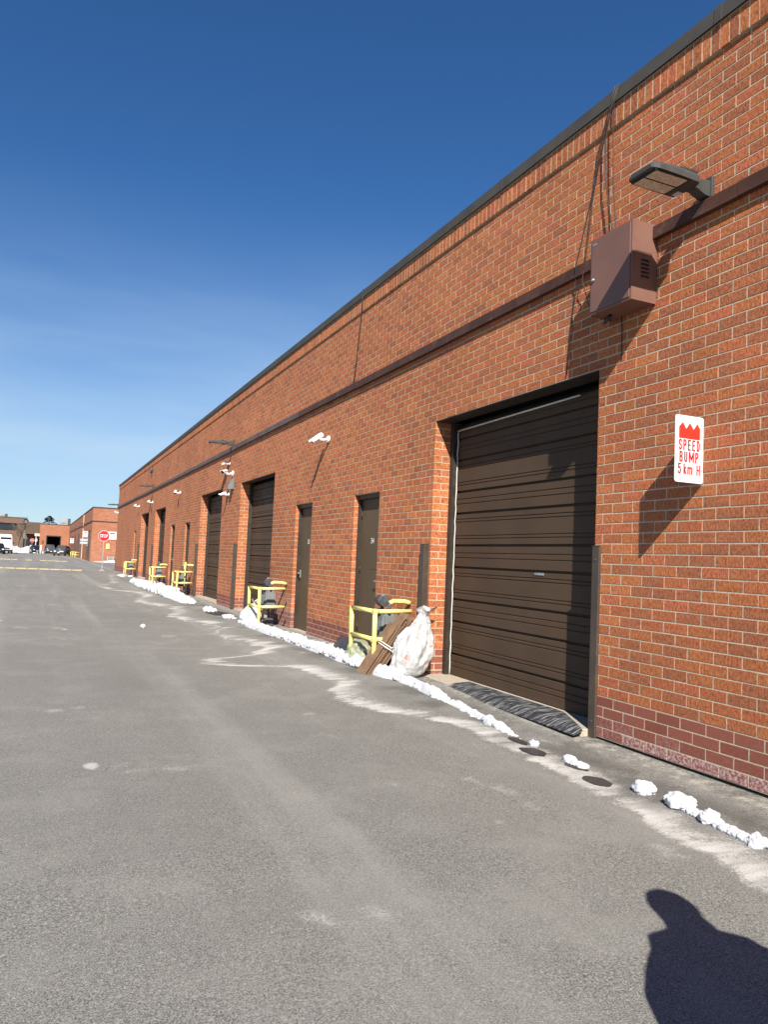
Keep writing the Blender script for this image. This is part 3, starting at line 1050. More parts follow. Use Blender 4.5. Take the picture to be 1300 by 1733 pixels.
def rounded(x0, x1, z0, z1, r, n=5):
    pts = []
    for cx, cz, a0 in ((x1 - r, z1 - r, 0), (x0 + r, z1 - r, 90), (x0 + r, z0 + r, 180), (x1 - r, z0 + r, 270)):
        for i in range(n + 1):
            a = math.radians(a0 + 90 * i / n)
            pts.append((cx + r * math.cos(a), cz + r * math.sin(a)))
    return pts


MB().prism(rounded(sx0, sx1, sz0, sz1, .018), 'y', sy, sy + .004).build('plate', 'sign_white', t)
bd = MB()
for a, b, c, d in ((sx0 + .012, sx1 - .012, sz0 + .013, sz0 + .0155), (sx0 + .012, sx1 - .012, sz1 - .0155, sz1 - .013), (sx0 + .012, sx0 + .0145, sz0 + .016, sz1 - .016), (sx1 - .0145, sx1 - .012, sz0 + .016, sz1 - .016)):
    bd.box(a, b, sy - .0008, sy - .0002, c, d)
bd.build('border_line', 'sign_grey', t)
bw, bh = sx1 - sx0, sz1 - sz0
hump = [(.13, .655), (.87, .655), (.87, .825), (.77, .895), (.64, .80), (.51, .895), (.38, .80), (.26, .895), (.13, .825)]
MB().prism([(sx0 + u * bw, sz0 + v * bh) for u, v in hump], 'y', sy - .0016, sy - .0004).build('bump_symbol', 'sign_red', t)
tl = Vector(t.location)
arc = lambda cx, cy, rx_, ry_, a0, a1, n=10: [(cx + rx_ * math.cos(math.radians(a0 + (a1 - a0) * i / n)), cy + ry_ * math.sin(math.radians(a0 + (a1 - a0) * i / n))) for i in range(n + 1)]
GLYPH = {
    'S': [arc(.5, .76, .38, .24, 20, 180) + arc(.5, .76, .38, .26, 180, 270, 5) + arc(.5, .25, .38, .25, 90, -160, 14)],
    'P': [[(.14, 0), (.14, 1)], [(.14, 1), (.5, 1)] + arc(.5, .74, .36, .26, 90, -90) + [(.14, .48)]],
    'E': [[(.86, 1), (.14, 1), (.14, 0), (.88, 0)], [(.14, .51), (.76, .51)]],
    'D': [[(.14, 0), (.14, 1), (.45, 1)] + arc(.45, .6, .42, .4, 90, 0, 6) + arc(.45, .4, .42, .4, 0, -90, 6) + [(.14, 0)]],
    'B': [[(.14, 0), (.14, 1), (.5, 1)] + arc(.5, .76, .33, .24, 90, -90) + [(.14, .52)], [(.5, .52)] + arc(.5, .26, .38, .26, 90, -90) + [(.14, 0)]],
    'U': [[(.14, 1), (.14, .3)] + arc(.5, .3, .36, .3, 180, 360) + [(.86, 1)]],
    'M': [[(.08, 0), (.08, 1), (.5, .25), (.92, 1), (.92, 0)]],
    '5': [[(.84, 1), (.2, 1), (.16, .56)] + arc(.48, .33, .38, .33, 125, -160, 14)],
    'k': [[(.16, 0), (.16, 1)], [(.82, .68), (.2, .33)], [(.42, .46), (.86, 0)]],
    'm': [[(.07, 0), (.07, .68)], [(.07, .5)] + arc(.28, .48, .21, .2, 160, 0) + [(.49, 0)], [(.49, .5)] + arc(.71, .48, .22, .2, 160, 0) + [(.93, 0)]],
    'H': [[(.14, 0), (.14, 1)], [(.86, 0), (.86, 1)], [(.14, .5), (.86, .5)]],
    '/': [[(.1, 0), (.9, 1)]],
}


def block_letter(ch, mat, parent, x0, x1, z0, z1, y, wt):
    nxx, nzz = 22, 34
    px = [x0 + (x1 - x0) * (i + .5) / nxx for i in range(nxx)]
    pz = [z0 + (z1 - z0) * (j + .5) / nzz for j in range(nzz)]
    segs = []
    for st_ in GLYPH[ch]:
        q = [(x0 + wt / 2 + (x1 - x0 - wt) * u, z0 + wt / 2 + (z1 - z0 - wt) * v) for u, v in st_]
        segs += list(zip(q[:-1], q[1:]))

    def inside(x, z):
        for (ax, az), (bx_, bz_) in segs:
            dx, dz = bx_ - ax, bz_ - az
            l2 = dx * dx + dz * dz
            s = max(0, min(1, ((x - ax) * dx + (z - az) * dz) / l2)) if l2 > 0 else 0
            if (ax + s * dx - x) ** 2 + (az + s * dz - z) ** 2 <= wt * wt / 4: return True
        return False
    mb = MB()
    hx, hz = (x1 - x0) / nxx / 2, (z1 - z0) / nzz / 2
    for j in range(nzz):
        i = 0
        while i < nxx:
            if inside(px[i], pz[j]):
                k = i
                while k + 1 < nxx and inside(px[k + 1], pz[j]): k += 1
                mb.add([(px[i] - hx, y, pz[j] - hz), (px[k] + hx, y, pz[j] - hz), (px[k] + hx, y, pz[j] + hz), (px[i] - hx, y, pz[j] + hz)], [(0, 1, 2, 3)])
                i = k
            i += 1
    return mb.build('letter', mat, parent, fix=False)


def block_word(word, mat, x0, x1, z0, z1, wt, widths=None):
    wd = widths or [1] * len(word)
    tot = sum(wd) + .16 * (len(word) - 1)
    u = (x1 - x0) / tot
    x = x0
    for c_, w_ in zip(word, wd):
        block_letter(c_, mat, t, x, x + w_ * u, z0, z1, sy - .0012, wt)
        x += (w_ + .16) * u


U_ = lambda u: sx0 + u * bw
V_z = lambda v: sz0 + v * bh
block_word('SPEED', 'sign_letters', U_(.115), U_(.885), V_z(.478), V_z(.642), .0118)
block_word('BUMP', 'sign_letters', U_(.145), U_(.845), V_z(.300), V_z(.462), .0118, [1, 1, 1.45, 1])
block_word('5', 'sign_letters', U_(.09), U_(.235), V_z(.120), V_z(.282), .0118)
block_word('km', 'sign_letters', U_(.295), U_(.635), V_z(.120), V_z(.282), .0112, [1, 1.65])
block_word('/', 'sign_grey', U_(.655), U_(.735), V_z(.120), V_z(.282), .0048)
block_word('H', 'sign_letters', U_(.755), U_(.905), V_z(.120), V_z(.275), .0112)
MB().box(sx1 - .006, W - .001, sy + .0045, sy + .012, sz0 + .02, sz1 - .02).build('wall_bracket', 'galv', t)

# ------------------------------------------------------------------ security cameras
def bullet_camera(lab, y, z, aim, size=1.0, x=W, group='white security cameras on the brick wall'):
    t = thing('security_camera', lab, 'camera', (x, y, z), group=group)
    s = size
    MB().tube([(-.004, 0, 0), (-.035 * s, 0, 0)], [.055 * s, .050 * s], 14).build('base', 'white_paint', t, False)
    MB().tube([(-.03 * s, 0, 0), (-.09 * s, .0, -.02 * s), (-.14 * s, .02 * s, -.012 * s)], [.022 * s, .018 * s, .024 * s], 8).build('bracket', 'white_paint', t, False)
    a = Vector(aim).normalized()
    c = Vector((-.16 * s, .03 * s, .02 * s))
    p0, p1 = c - a * .07 * s, c + a * .13 * s
    b = MB().tube([p0 - a * .01, p0, p1], [.028 * s, .038 * s, .038 * s], 12).build('body', 'white_paint', t, False)
    MB().tube([p1 + a * .001, p1 + a * .006 * s], .030 * s, 12).build('lens', 'black', b, False)
    up = (Vector((0, 0, 1)) - a * a.z).normalized()
    sd = a.cross(up)
    hv = []
    n = 9
    for q in (p0 + a * .02 * s, p1 + a * .04 * s):
        for r in (.042 * s, .047 * s):
            for i in range(n):
                th = math.radians(-65 + 130 * i / (n - 1))
                hv.append(q + (up * math.cos(th) + sd * math.sin(th)) * r)
    ff = []
    for i in range(n - 1):
        ff += [(i, i + 1, 2 * n + i + 1, 2 * n + i), (n + i, 3 * n + i, 3 * n + i + 1, n + i + 1), (i, n + i, n + i + 1, i + 1), (2 * n + i, 2 * n + i + 1, 3 * n + i + 1, 3 * n + i)]
    ff += [(0, 2 * n, 3 * n, n), (n - 1, 2 * n - 1, 4 * n - 1, 3 * n - 1)]
    MB().add(hv, ff).build('sun_hood', 'white_paint', t, False)
    return t


bullet_camera('white security camera on the wall between doors 33 and 34', 12.66, 3.60, (-.75, .15, -.62), 1.15)
bullet_camera('upper small white camera above the third loading door', 20.6, 3.95, (-.6, -.3, -.5), .8)
bullet_camera('large white camera with round dark lens facing the lane near the third loading door', 20.12, 3.64, (-.55, -.80, -.2), 1.35)
bullet_camera('lowest white camera beside the top of the third loading door', 20.5, 3.10, (-.8, .2, -.35), .85)
bullet_camera('white camera high between the third and fourth loading doors', 28.66, 3.67, (-.25, -.8, -.4), 1.15)
bullet_camera('white camera above the fourth loading door', 36.46, 3.72, (-.25, -.8, -.4), 1.15)
bullet_camera('white camera above the farthest loading door of the long wall', 41.9, 3.79, (-.25, -.8, -.4), 1.3)
bullet_camera('white camera at the far corner of the long building', 54.45, 3.95, (-.25, .8, -.4), 1.3)
t = thing('junction_box', 'grey tapered junction box under the cameras by the third loading door', 'junction box', (W, 20.05, 3.22))
MB().prism([(W - .003, 3.22), (W - .16, 3.20), (W - .15, 3.30), (W - .05, 3.50), (W - .003, 3.50)], 'y', 19.96, 20.14).build('housing', 'grey_metal', t)
MB().tube([(W - .02, 20.05, 3.505), (W - .02, 20.06, 3.56), (W - .015, 20.10, 3.60)], .012, 6).build('conduit', 'grey_metal', t)
t = thing('alarm_bell', 'small dark round alarm bell high on the wall near the far end', 'alarm bell', (W, 37.46, 5.30))
MB().tube([(W - .002, 37.46, 5.30), (W - .05, 37.46, 5.30), (W - .09, 37.46, 5.30), (W - .10, 37.46, 5.30)], [.13, .17, .12, .04], 14).build('gong', 'dark_metal', t)
MB().box(W - .06, W - .002, 37.38, 37.54, 5.06, 5.14).build('back_box', 'dark_metal', t)

# ------------------------------------------------------------------ yellow guard rails and gas meters
def guard_rail(lab, y0, y1, x0=3.87, x1=4.36):
    zb = ground_z(x0, y0)
    t = thing('guard_rail', lab, 'guard rail', (x0, y0, zb), group='yellow pipe guards along the brick wall')
    zt, zm, r = .755, .405, .027
    L = y1 - y0
    lean = random.uniform(-.02, .02)
    for k, yy in enumerate((0, L)):
        MB().tube([(0, yy, -.08), (lean * .3, yy, .4), (lean, yy, zt + .01)], r * 1.12, 10).build('post', 'yellow', t, False)
    for z in (zt, zm):
        MB().tube([(lean * z, 0.0, z), (lean * z, L, z)], r, 10).build('rail', 'yellow', t, False)
        MB().tube([(lean * z, 0.0, z), (x1 - x0, -.01, z + .01)], r, 10).build('arm', 'yellow', t, False)
        MB().tube([(lean * z - .035, 0, z), (lean * z + .045, 0, z)], r * 1.28, 10).build('clamp', 'yellow', t, False)
    return t


def gas_meter(lab, x, y, green=False, tall=False):
    zb = ground_z(x, y)
    t = thing('gas_meter', lab, 'gas meter', (x, y, zb), group='gas meters behind the yellow guards')
    b = MB()
    bm = bmesh.new()
    bmesh.ops.create_cube(bm, size=1)
    for q in bm.verts:
        q.co = Vector((q.co.x * .24, q.co.y * .33, q.co.z * .36 + .53))
        if q.co.z > .6:
            q.co.x *= .8; q.co.y *= .85
    bmesh.ops.bevel(bm, geom=list(bm.edges), offset=.03, segments=3, affect='EDGES')
    b.bm(bm)
    mb = b.build('meter_body', 'grey_metal', t, False)
    for k in range(5):
        MB().box(-.128, -.1195, -.12 + k * .055, -.105 + k * .055, .39, .62).build('rib', 'grey_metal', mb, False)
    MB().tube([(-.09, 0, .72), (-.125, 0, .725)], .055, 12).build('dial', 'black', mb, False)
    MB().tube([(0, -.12, .70), (0, -.12, .82), (.0, -.10, .86)], .022, 8).build('inlet_pipe', 'dark_metal', t, False)
    MB().tube([(0, .12, .70), (0, .12, .80)], .024, 8).build('outlet_pipe', 'dark_metal', t, False)
    MB().tube([(0, .20, .86), (0, .02, .86)], [.075, .075], 12).build('regulator', 'dark_metal', t, False)
    MB().tube([(0, .11, .80), (0, .11, .96)], [.045, .03], 10).build('regulator_cap', 'grey_metal', t, False)
    z2 = .98 if tall else .87
    MB().tube([(0, -.10, .84), (.02, -.10, z2 - .02), (.06, -.10, z2), (.22, -.10, z2), (.26, -.10, z2 - .01), (W - x - .01, -.10, z2 - .02)], .032, 10).build('wall_pipe', 'yellow', t, False)
    MB().tube([(.05, .15, -.1), (.05, .15, .45)], .024, 8).build('riser', 'dark_metal', t, False)
    MB().box(-.07, .09, -.08, .10, .0, .16, .01).build('foot_bracket', 'dark_metal', t, False)
    if tall:
        MB().tube([(.0, -.25, .30), (.0, -.25, 1.02), (.02, -.22, 1.05), (.02, .1, 1.05), (.02, .12, 1.02), (.02, .12, .80)], .024, 8).build('loop_pipe', 'yellow', t, False)
    if green:
        MB().box(-.10, .10, .18, .42, .28, .62, .02).build('side_box', 'needle', t, False)
    return t


guard_rail('yellow pipe guard behind the leaning cardboard bundle', 8.84, 9.62)
guard_rail('yellow pipe guard with a white bag at its foot, below the second loading door', 14.42, 15.22)
guard_rail('yellow pipe guard beside the post left of the third loading door', 24.85, 25.75, 3.95, 4.42)
guard_rail('yellow pipe guard standing in deep snow beyond the small brown doors', 30.5, 31.3, 3.92, 4.40)
guard_rail('farthest yellow pipe guard on the long brick wall', 40.98, 41.8, 3.92, 4.40)
gas_meter('grey gas meter half hidden by the cardboard bundle', 4.19, 9.24)
gas_meter('grey ribbed gas meter right of the small white bag', 4.17, 14.86)
gas_meter('gas meter with green box and tall yellow pipe loop', 4.22, 25.3, True, True)
gas_meter('gas meter above the deep snow beyond the small brown doors', 4.2, 30.9)
gas_meter('farthest gas meter, near the end of the long wall', 4.2, 41.4)

# ------------------------------------------------------------------ rubbish by the first guard
def bag(name, mat, lab, c, r, seed, neck=True, lean=(0, 0), zb=.1, sub=5, amp=.34):
    t = thing(name, lab, 'bag', (c[0], c[1], zb), group='rubbish by the wall')
    bm = bmesh.new()
    bmesh.ops.create_icosphere(bm, subdivisions=sub, radius=1.0)
    for q in bm.verts:
        p = q.co.copy()
        nn = mnoise.fractal(p * 1.9 + Vector((seed, seed * 2.0, 0)), 1.0, 2.0, 3)
        cr = mnoise.noise(Vector((p.x * 3.1 + seed, p.y * 3.1, p.z * 1.3)))
        fold = abs(mnoise.noise(Vector((math.atan2(p.y, p.x) * 3.6 + seed, p.z * .8, seed))))
        k = 1 + amp * (.62 * nn - .55 * fold * max(0, p.z + .45)) - .13 * abs(cr)
        h = (p.z + 1) / 2
        prof = 1.0 if not neck else (1.10 - .68 * h ** 1.7)
        w = Vector((p.x * r[0] * k * prof + lean[0] * h, p.y * r[1] * k * prof + lean[1] * h, r[2] * h * (1 + .08 * nn)))
        if h < .12:
            w.z = max(0, w.z - .02)
        q.co = w
    MB().bm(bm, True).build('sack', mat, t, False)
    if neck:
        top = Vector((lean[0], lean[1], r[2] * .95))
        nb = MB()
        n, rings = 18, 6
        vs_, fs = [], []
        for j in range(rings):
            s = j / (rings - 1)
            rad = r[0] * (.30 - .17 * math.sin(s * math.pi) + .12 * s)
            for i in range(n):
                th = 2 * math.pi * i / n
                rr = rad * (1 + .28 * math.sin(th * 4 + seed) + .12 * math.sin(th * 7 + s * 3))
                vs_.append(top + Vector((rr * math.cos(th) + .05 * s, rr * math.sin(th), -.08 + s * .17 + .03 * math.sin(th * 3 + seed) * s)))
        for j in range(rings - 1):
            for i in range(n):
                q = (i + 1) % n
                fs.append((j * n + i, j * n + q, j * n + n + q, j * n + n + i))
        nb.add(vs_, fs, True)
        nb.build('tied_neck', mat, t, False)
    return t


bag('rubbish_bag', 'bag_white', 'large white plastic rubbish bag beside the cardboard bundle', (4.14, 8.46), (.265, .25, .80), 3.7, True, (.20, .0), .085)
bag('rubbish_bag', 'bag_green', 'cloudy greenish plastic bag between snow ridge and cardboard bundle', (4.00, 9.62), (.17, .30, .34), 9.1, False, (0, 0), .09, 4, .5)
bag('rubbish_bag', 'bag_plain', 'small white plastic bag at the foot of a yellow guard', (3.95, 15.35), (.26, .42, .44), 5.3, True, (.05, -.05), .09, 4)
# crumpled dark grey sack lying against the snow
t = thing('grey_sack', 'flat dark grey plastic sack lying against the snow ridge', 'bag', (4.02, 10.35, .09), group='rubbish by the wall')
n = 14
vs_, fs = [], []
for j in range(n):
    for i in range(n):
        u, v = i / (n - 1), j / (n - 1)
        z = .02 + .27 * v + .03 * mnoise.noise(Vector((u * 4, v * 4, 3)))
        vs_.append((-.12 + .20 * v + .02 * mnoise.noise(Vector((u * 5, v * 5, 1))), -.28 + .56 * u - .04 * v, z))
for j in range(n - 1):
    for i in range(n - 1):
        fs.append((j * n + i, j * n + i + 1, (j + 1) * n + i + 1, (j + 1) * n + i))
bm = bmesh.new()
bvs = [bm.verts.new(p) for p in vs_]
for f in fs: bm.faces.new([bvs[k] for k in f])
bmesh.ops.solidify(bm, geom=list(bm.faces), thickness=.05)
MB().bm(bm, True).build('sack', 'bag_grey', t, False)

# cardboard bundle leaning on the guard
t = thing('cardboard_bundle', 'bundle of flattened brown cardboard tied with string, leaning on the yellow guard', 'cardboard', (3.735, 8.80, .085), group='rubbish by the wall')
La = Vector((.44, -.06, .68)).normalized()
Wa = Vector((.02, 1, .05)); Wa = (Wa - La * Wa.dot(La)).normalized()
Na = La.cross(Wa)
if Na.x < 0: Na = -Na


def slab(mb, o, l, w, n):
    v = [o + La * a + Wa * b + Na * c for a in (0, l) for b in (0, w) for c in (0, n)]
    return mb.add(v, [(0, 1, 3, 2), (4, 6, 7, 5), (0, 4, 5, 1), (2, 3, 7, 6), (0, 2, 6, 4), (1, 5, 7, 3)])


tk = 0.0
for k in range(11):
    th = random.uniform(.007, .013)
    o = Vector((-.03, -.10, .03)) + Na * tk + La * random.uniform(-.05, .05) + Wa * random.uniform(-.04, .04)
    slab(MB(), o, .84 + random.uniform(-.14, .05), .30 + random.uniform(-.07, .03), th).build('cardboard_sheet', 'cardboard', t, False)
    tk += th + random.uniform(.003, .013)
st = MB()
for l0 in (.40, .43):
    c = [Vector((-.03, -.10, .03)) + La * (l0 + dl) + Wa * wv + Na * nv for wv, nv, dl in ((-.045, -.01, 0), (.40, -.01, .02), (.40, tk + .01, .03), (-.045, tk + .01, .01))]
    st.tube(c + [c[0]], .006, 6)
st.tube([Vector((-.03, -.10, .03)) + La * .42 + Wa * -.05 + Na * (tk * .4), Vector((-.03, -.10, .03)) + La * .47 + Wa * -.08 + Na * (tk * .5), Vector((-.03, -.10, .03)) + La * .39 + Wa * -.09 + Na * (tk * .6)], .007, 6)
st.build('string', 'string', t, False)

# ------------------------------------------------------------------ rubber mat at the near loading door
t = thing('rubber_mat', 'scuffed black rubber ramp mat in front of the near loading door', 'mat', (4.5, 6.6, .08))
out = [(4.295, 7.66), (4.30, 6.4), (4.29, 5.42), (4.36, 5.30), (4.68, 6.00), (4.70, 7.88)]
nu, nv = 40, 8
vs_, fs = [], []
for i in range(nu + 1):
    y = 7.75 - (7.75 - 5.42) * i / nu
    xi = 4.70 if y > 6.05 else 4.70 - (6.05 - y) * .50
    for j in range(nv + 1):
        x = 4.29 + (xi - 4.29) * j / nv
        yy = y + .14 * j / nv * (1 - i / nu)
        zz = .070 + .048 * sstep(4.28, 4.44, x) + .004 * mnoise.noise(Vector((x * 6, yy * 3, 0)))
        vs_.append((x, yy, zz + .004))
for i in range(nu):
    for j in range(nv):
        fs.append((i * (nv + 1) + j, i * (nv + 1) + j + 1, (i + 1) * (nv + 1) + j + 1, (i + 1) * (nv + 1) + j))
bm = bmesh.new()
bvs = [bm.verts.new(p) for p in vs_]
for f in fs: bm.faces.new([bvs[k] for k in f])
bmesh.ops.recalc_face_normals(bm, faces=bm.faces)
if sum(f.normal.z for f in bm.faces) < 0:
    bmesh.ops.reverse_faces(bm, faces=bm.faces)
bmesh.ops.solidify(bm, geom=list(bm.faces), thickness=.009)
MB().bm(bm, False).build('mat_sheet', 'mat', t)

# ------------------------------------------------------------------ snow
def ridge_pts():
    return [(3.0, 3.67), (3.7, 3.77), (4.05, 3.76), (4.8, 3.76), (5.5, 3.80), (6.45, 3.90), (7.9, 3.97), (9.05, 3.90), (11.1, 3.90), (13, 3.86), (14.7, 3.84), (16.7, 3.83), (21.9, 3.78), (30.7, 3.70), (36, 3.7)]


def rx(y):
    q = ridge_pts()
    return float(np.interp(y, [a for a, b in q], [b for a, b in q]))


snow = MB()


def lumps(y0, y1, step, r0, r1, spread, sub, hz=.0, rnd=random):
    y = y0
    while y < y1:
        e = min(1.0, min(y - y0, y1 - y) / .5 + .35)
        for k in range(2):
            x = rx(y) + rnd.uniform(-spread, spread)
            r = rnd.uniform(r0, r1) * e
            snow.blob((x, y + rnd.uniform(-step, step), ground_z(x, y) + r * rnd.uniform(-.1, .55) + hz * e), (r * rnd.uniform(.9, 1.3), r * rnd.uniform(1.0, 1.6), r * rnd.uniform(.75, 1.05)), sub, .42, 2.3, rnd.random() * 50)
        y += step


def ridge(y0, y1, w, h, step=.03, n=12):
    ys = np.arange(y0, y1, step)
    v, f = [], []
    for i, y in enumerate(ys):
        e = min(1.0, min(y - y0, y1 - y) / .35 + .1)
        for k in range(n + 1):
            u = -1 + 2 * k / n
            nn = mnoise.fractal(Vector((u * 1.4 + 7, y * 6.0, 2.0)), 1.0, 2.0, 4)
            n2 = mnoise.noise(Vector((u * .6, y * 2.2, 9.0)))
            x = rx(y) + u * w * e * (1 + .25 * n2)
            z = ground_z(x, y) - .012 + h * e * max(0.0, 1 - u * u) ** .6 * (1 + .45 * nn + .3 * n2)
            v.append((x, y + .012 * nn, z))
    m_ = n + 1
    for i in range(len(ys) - 1):
        for k in range(n):
            f.append((i * m_ + k, i * m_ + k + 1, (i + 1) * m_ + k + 1, (i + 1) * m_ + k))
    snow.add(v, f, True)


ridge(5.6, 7.2, .05, .05)
ridge(6.9, 8.4, .08, .085)
ridge(8.1, 15.3, .12, .125, .028, 14)
ridge(21.2, 28.5, .22, .16, .06)
ridge(28.2, 34.4, .22, .14, .06)
lumps(5.55, 7.15, .055, .018, .045, .03, 2)
lumps(5.75, 6.25, .06, .04, .075, .035, 3)
lumps(6.9, 8.35, .045, .022, .05, .05, 3)
lumps(8.1, 10.8, .032, .028, .058, .085, 3, .035)
lumps(10.6, 14.9, .035, .028, .058, .085, 2, .035)
lumps(14.6, 15.6, .06, .05, .10, .09, 2, .02)
lumps(16.4, 17.2, .06, .03, .06, .10, 2)
lumps(18.3, 19.3, .07, .04, .08, .12, 2)
lumps(21.2, 24.2, .08, .06, .11, .10, 2, .02)
lumps(24.0, 28.5, .08, .09, .17, .20, 2, .04)
lumps(28.2, 34.5, .10, .07, .15, .16, 2, .02)
for k in range(40):
    x, y = random.uniform(3.85, 4.25), random.uniform(29.6, 32.2)
    snow.blob((x, y, ground_z(x, y) + .03), (random.uniform(.12, .25), random.uniform(.15, .35), random.uniform(.08, .16)), 2, .3, 2, random.random() * 50)
for k in range(16):
    x, y = random.uniform(3.85, 4.25), random.uniform(41.2, 42.4)
    snow.blob((x, y, ground_z(x, y)), (.2, .25, .09), 2, .3, 2, random.random() * 50)
for k in range(24):
    x, y = random.uniform(4.0, 4.2), random.uniform(9.9, 10.9)
    snow.blob((x, y, ground_z(x, y) + .03), (random.uniform(.06, .12), random.uniform(.08, .15), random.uniform(.05, .11)), 2, .35, 2, random.random() * 50)
tag(snow.build('snow_ridge', 'snow', fix=False), 'lumpy ridge of ploughed old snow along the foot of the wall', None, None, 'stuff')


def snow_clump(lab, y, r, tail=None, n=7):
    r *= .84
    x = rx(y)
    z = ground_z(x, y)
    mb = MB()
    for k in range(n):
        a = random.uniform(0, 6.28)
        q = random.uniform(.25, .7)
        mb.blob((x + math.cos(a) * r * .6, y + math.sin(a) * r * .8, z + r * random.uniform(.1, .55)), (r * q * 1.1, r * q * 1.3, r * q), 4, .26, 1.7, random.random() * 50)
    mb.blob((x, y, z + r * .3), (r * .85, r * 1.05, r * .9), 4, .34, 1.5, random.random() * 50)
    if tail:
        for k in range(26):
            s = k / 25
            yy = y + (tail - y) * s
            mb.blob((rx(yy) + random.uniform(-.01, .01), yy, ground_z(rx(yy), yy) + .006), (.022 + .02 * random.random(), .045, .020 + .012 * random.random()), 3, .25, 1.8, random.random() * 50)
    o = mb.build('snow_clump', 'snow', fix=False)
    tag(o, lab, 'snow', 'snow clumps along the wall foot')


snow_clump('snow clump at the right edge of the picture', 3.05, .06, 3.36, 6)
snow_clump('snow clump with a long thin tail, second from the right', 3.42, .068, 3.12, 7)
snow_clump('largest snow clump below the speed bump sign', 3.70, .088, 3.5, 9)
snow_clump('upright snow clump beside the larger of two wet patches', 4.02, .075, None, 8)
snow_clump('small round snow clump between the two wet patches', 4.80, .055, 4.62, 5)
snow_clump('tiny snow clump just above a wet patch', 5.30, .045, None, 5)
mb = MB().blob((1.84, 15.2, .055), (.05, .06, .045), 3, .5, 2.5, 4)
tag(mb.build('snow_clump', 'snow', fix=False), 'lone small snow lump out on the lane', 'snow', 'snow clumps along the wall foot')


def puddle(name, c, rx_, ry_, seed, mat, dz=.006):
    n = 40
    mb = MB()
    vs_ = [(c[0], c[1], 0)]
    for i in range(n):
        th = 2 * math.pi * i / n
        k = 1 + .22 * mnoise.noise(Vector((math.cos(th) * 1.5 + seed, math.sin(th) * 1.5, 0))) + .10 * mnoise.noise(Vector((math.cos(th) * 6 + seed, math.sin(th) * 6, 0)))
        vs_.append((c[0] + rx_ * k * math.cos(th), c[1] + ry_ * k * math.sin(th), 0))
    vs_ = [(x, y, ground_z(x, y) + dz) for x, y, _ in vs_]
    mb.add(vs_, [(0, 1 + i, 1 + (i + 1) % n) for i in range(n)])
    return tag(mb.build(name, mat, fix=False), None, None, None, 'structure')


puddle('wet_patch', (3.66, 5.12), .085, .13, 1.0, 'wet')
puddle('wet_patch', (3.62, 4.30), .075, .13, 4.0, 'wet')
puddle('wet_patch', (3.74, 5.45), .05, .14, 6.0, 'wet')
puddle('wet_patch', (3.72, 4.66), .05, .12, 8.0, 'wet')
puddle('wet_patch', (3.85, 17.9), .25, .8, 8.0, 'wet')

# ------------------------------------------------------------------ stop signs
def stop_sign(lab, x, y, zc, R, zb=.0):
    t = thing('stop_sign', lab, 'stop sign', (x, y, zb), group='stop signs')
    pol = lambda r: [(x + r * math.cos(math.radians(22.5 + 45 * k)), zc + r * math.sin(math.radians(22.5 + 45 * k))) for k in range(8)]
    p = MB().prism(pol(R), 'y', y, y + .004).build('plate', 'sign_white', t)
    MB().prism(pol(R * .94), 'y', y - .002, y - .0005).build('red_face', 'stop_red', p)
    text_mesh('lettering', 'STOP', 'sign_white', p, (0, -.0022, zc - zb), (1, 0, 0), (0, 0, 1), R * .60, R * 1.32, .02, .003)
    MB().box(x - .03, x + .03, y + .005, y + .045, zb - .1, zc + R * .8).build('pole', 'galv', t)
    MB().box(x - .16, x + .16, y - .12, y + .16, zb - .06, zb + .05, .02).build('foot', 'concrete', t)
    return t


stop_sign('red stop sign on a thin grey pole at the end of the long building', 3.65, 53.9, 2.325, .375, .03)
stop_sign('small distant red stop sign by the snow bank', -1.95, 158.0, 2.42, .40, .03)


# ------------------------------------------------------------------ speed bumps
def speed_bump(lab, y, x0, x1):
    t = thing('speed_bump', lab, 'speed bump', ((x0 + x1) / 2, y, .03), group='speed bumps across the lane')
    prof = [(y - .5, .02), (y - .3, .062), (y - .1, .095), (y + .1, .095), (y + .3, .062), (y + .5, .02)]
    MB().prism(prof, 'x', x0, x1).build('hump', 'bump_asphalt', t)
    n = int((x1 - x0) / .62)
    for k in range(n):
        a = x0 + (x1 - x0) * k / n + .03
        b = a + .56
        if random.random() < .12: continue
        c = prof[0:3]
        mb = MB()
        o = .006
        v = [(a, y - .40, .0414 + o), (b, y - .40, .0414 + o), (b, y - .3, .062 + o), (a, y - .3, .062 + o), (b, y - .1, .095 + o), (a, y - .1, .095 + o)]
        mb.add(v, [(0, 1, 2, 3), (3, 2, 4, 5)])
        mb.build('yellow_stripe', 'yellow_line', t)


speed_bump('nearer asphalt speed bump with worn yellow stripes', 51.6, -9.0, 2.35)
speed_bump('farther asphalt speed bump with a thin yellow line', 81.0, -9.0, 2.3)

# ------------------------------------------------------------------ second orange brick building beyond the gap
BX, BY, BT = 4.72, 88.5, 5.98
b2 = thing('brick_building', 'second orange brick building beyond the stop sign', 'building', (BX, BY, 0))
MB().box(BX + .2, BX + 26, BY, BY + .2, -.1, BT - .12).build('end_wall', 'far_x', b2)
w2 = MB()
MB().box(BX, BX + .2, BY + .002, 170, -.1, BT - .12).build('lane_wall', 'far_y', b2)
MB().box(BX, BX + .199, BY - .001, BY + .0015, -.1, BT - .121).build('corner_return', 'far_x', b2)
MB().box(BX - .04, BX + 26, BY - .04, BY + .3, BT - .119, BT).build('coping', 'coping', b2)
MB().box(BX - .04, BX + .3, BY + .301, 170, BT - .119, BT).build('coping', 'coping', b2)
MB().box(BX + .3, BX + 26, BY + .3, 170, BT - .4, BT - .3).build('roof_deck', 'coping', b2)
MB().box(BX - .05, BX + 26, BY - .05, BY - .003, 4.36, 4.47).build('channel', 'channel', b2)
MB().box(BX - .05, BX - .003, BY - .002, 168, 4.36, 4.47).build('channel', 'channel', b2)
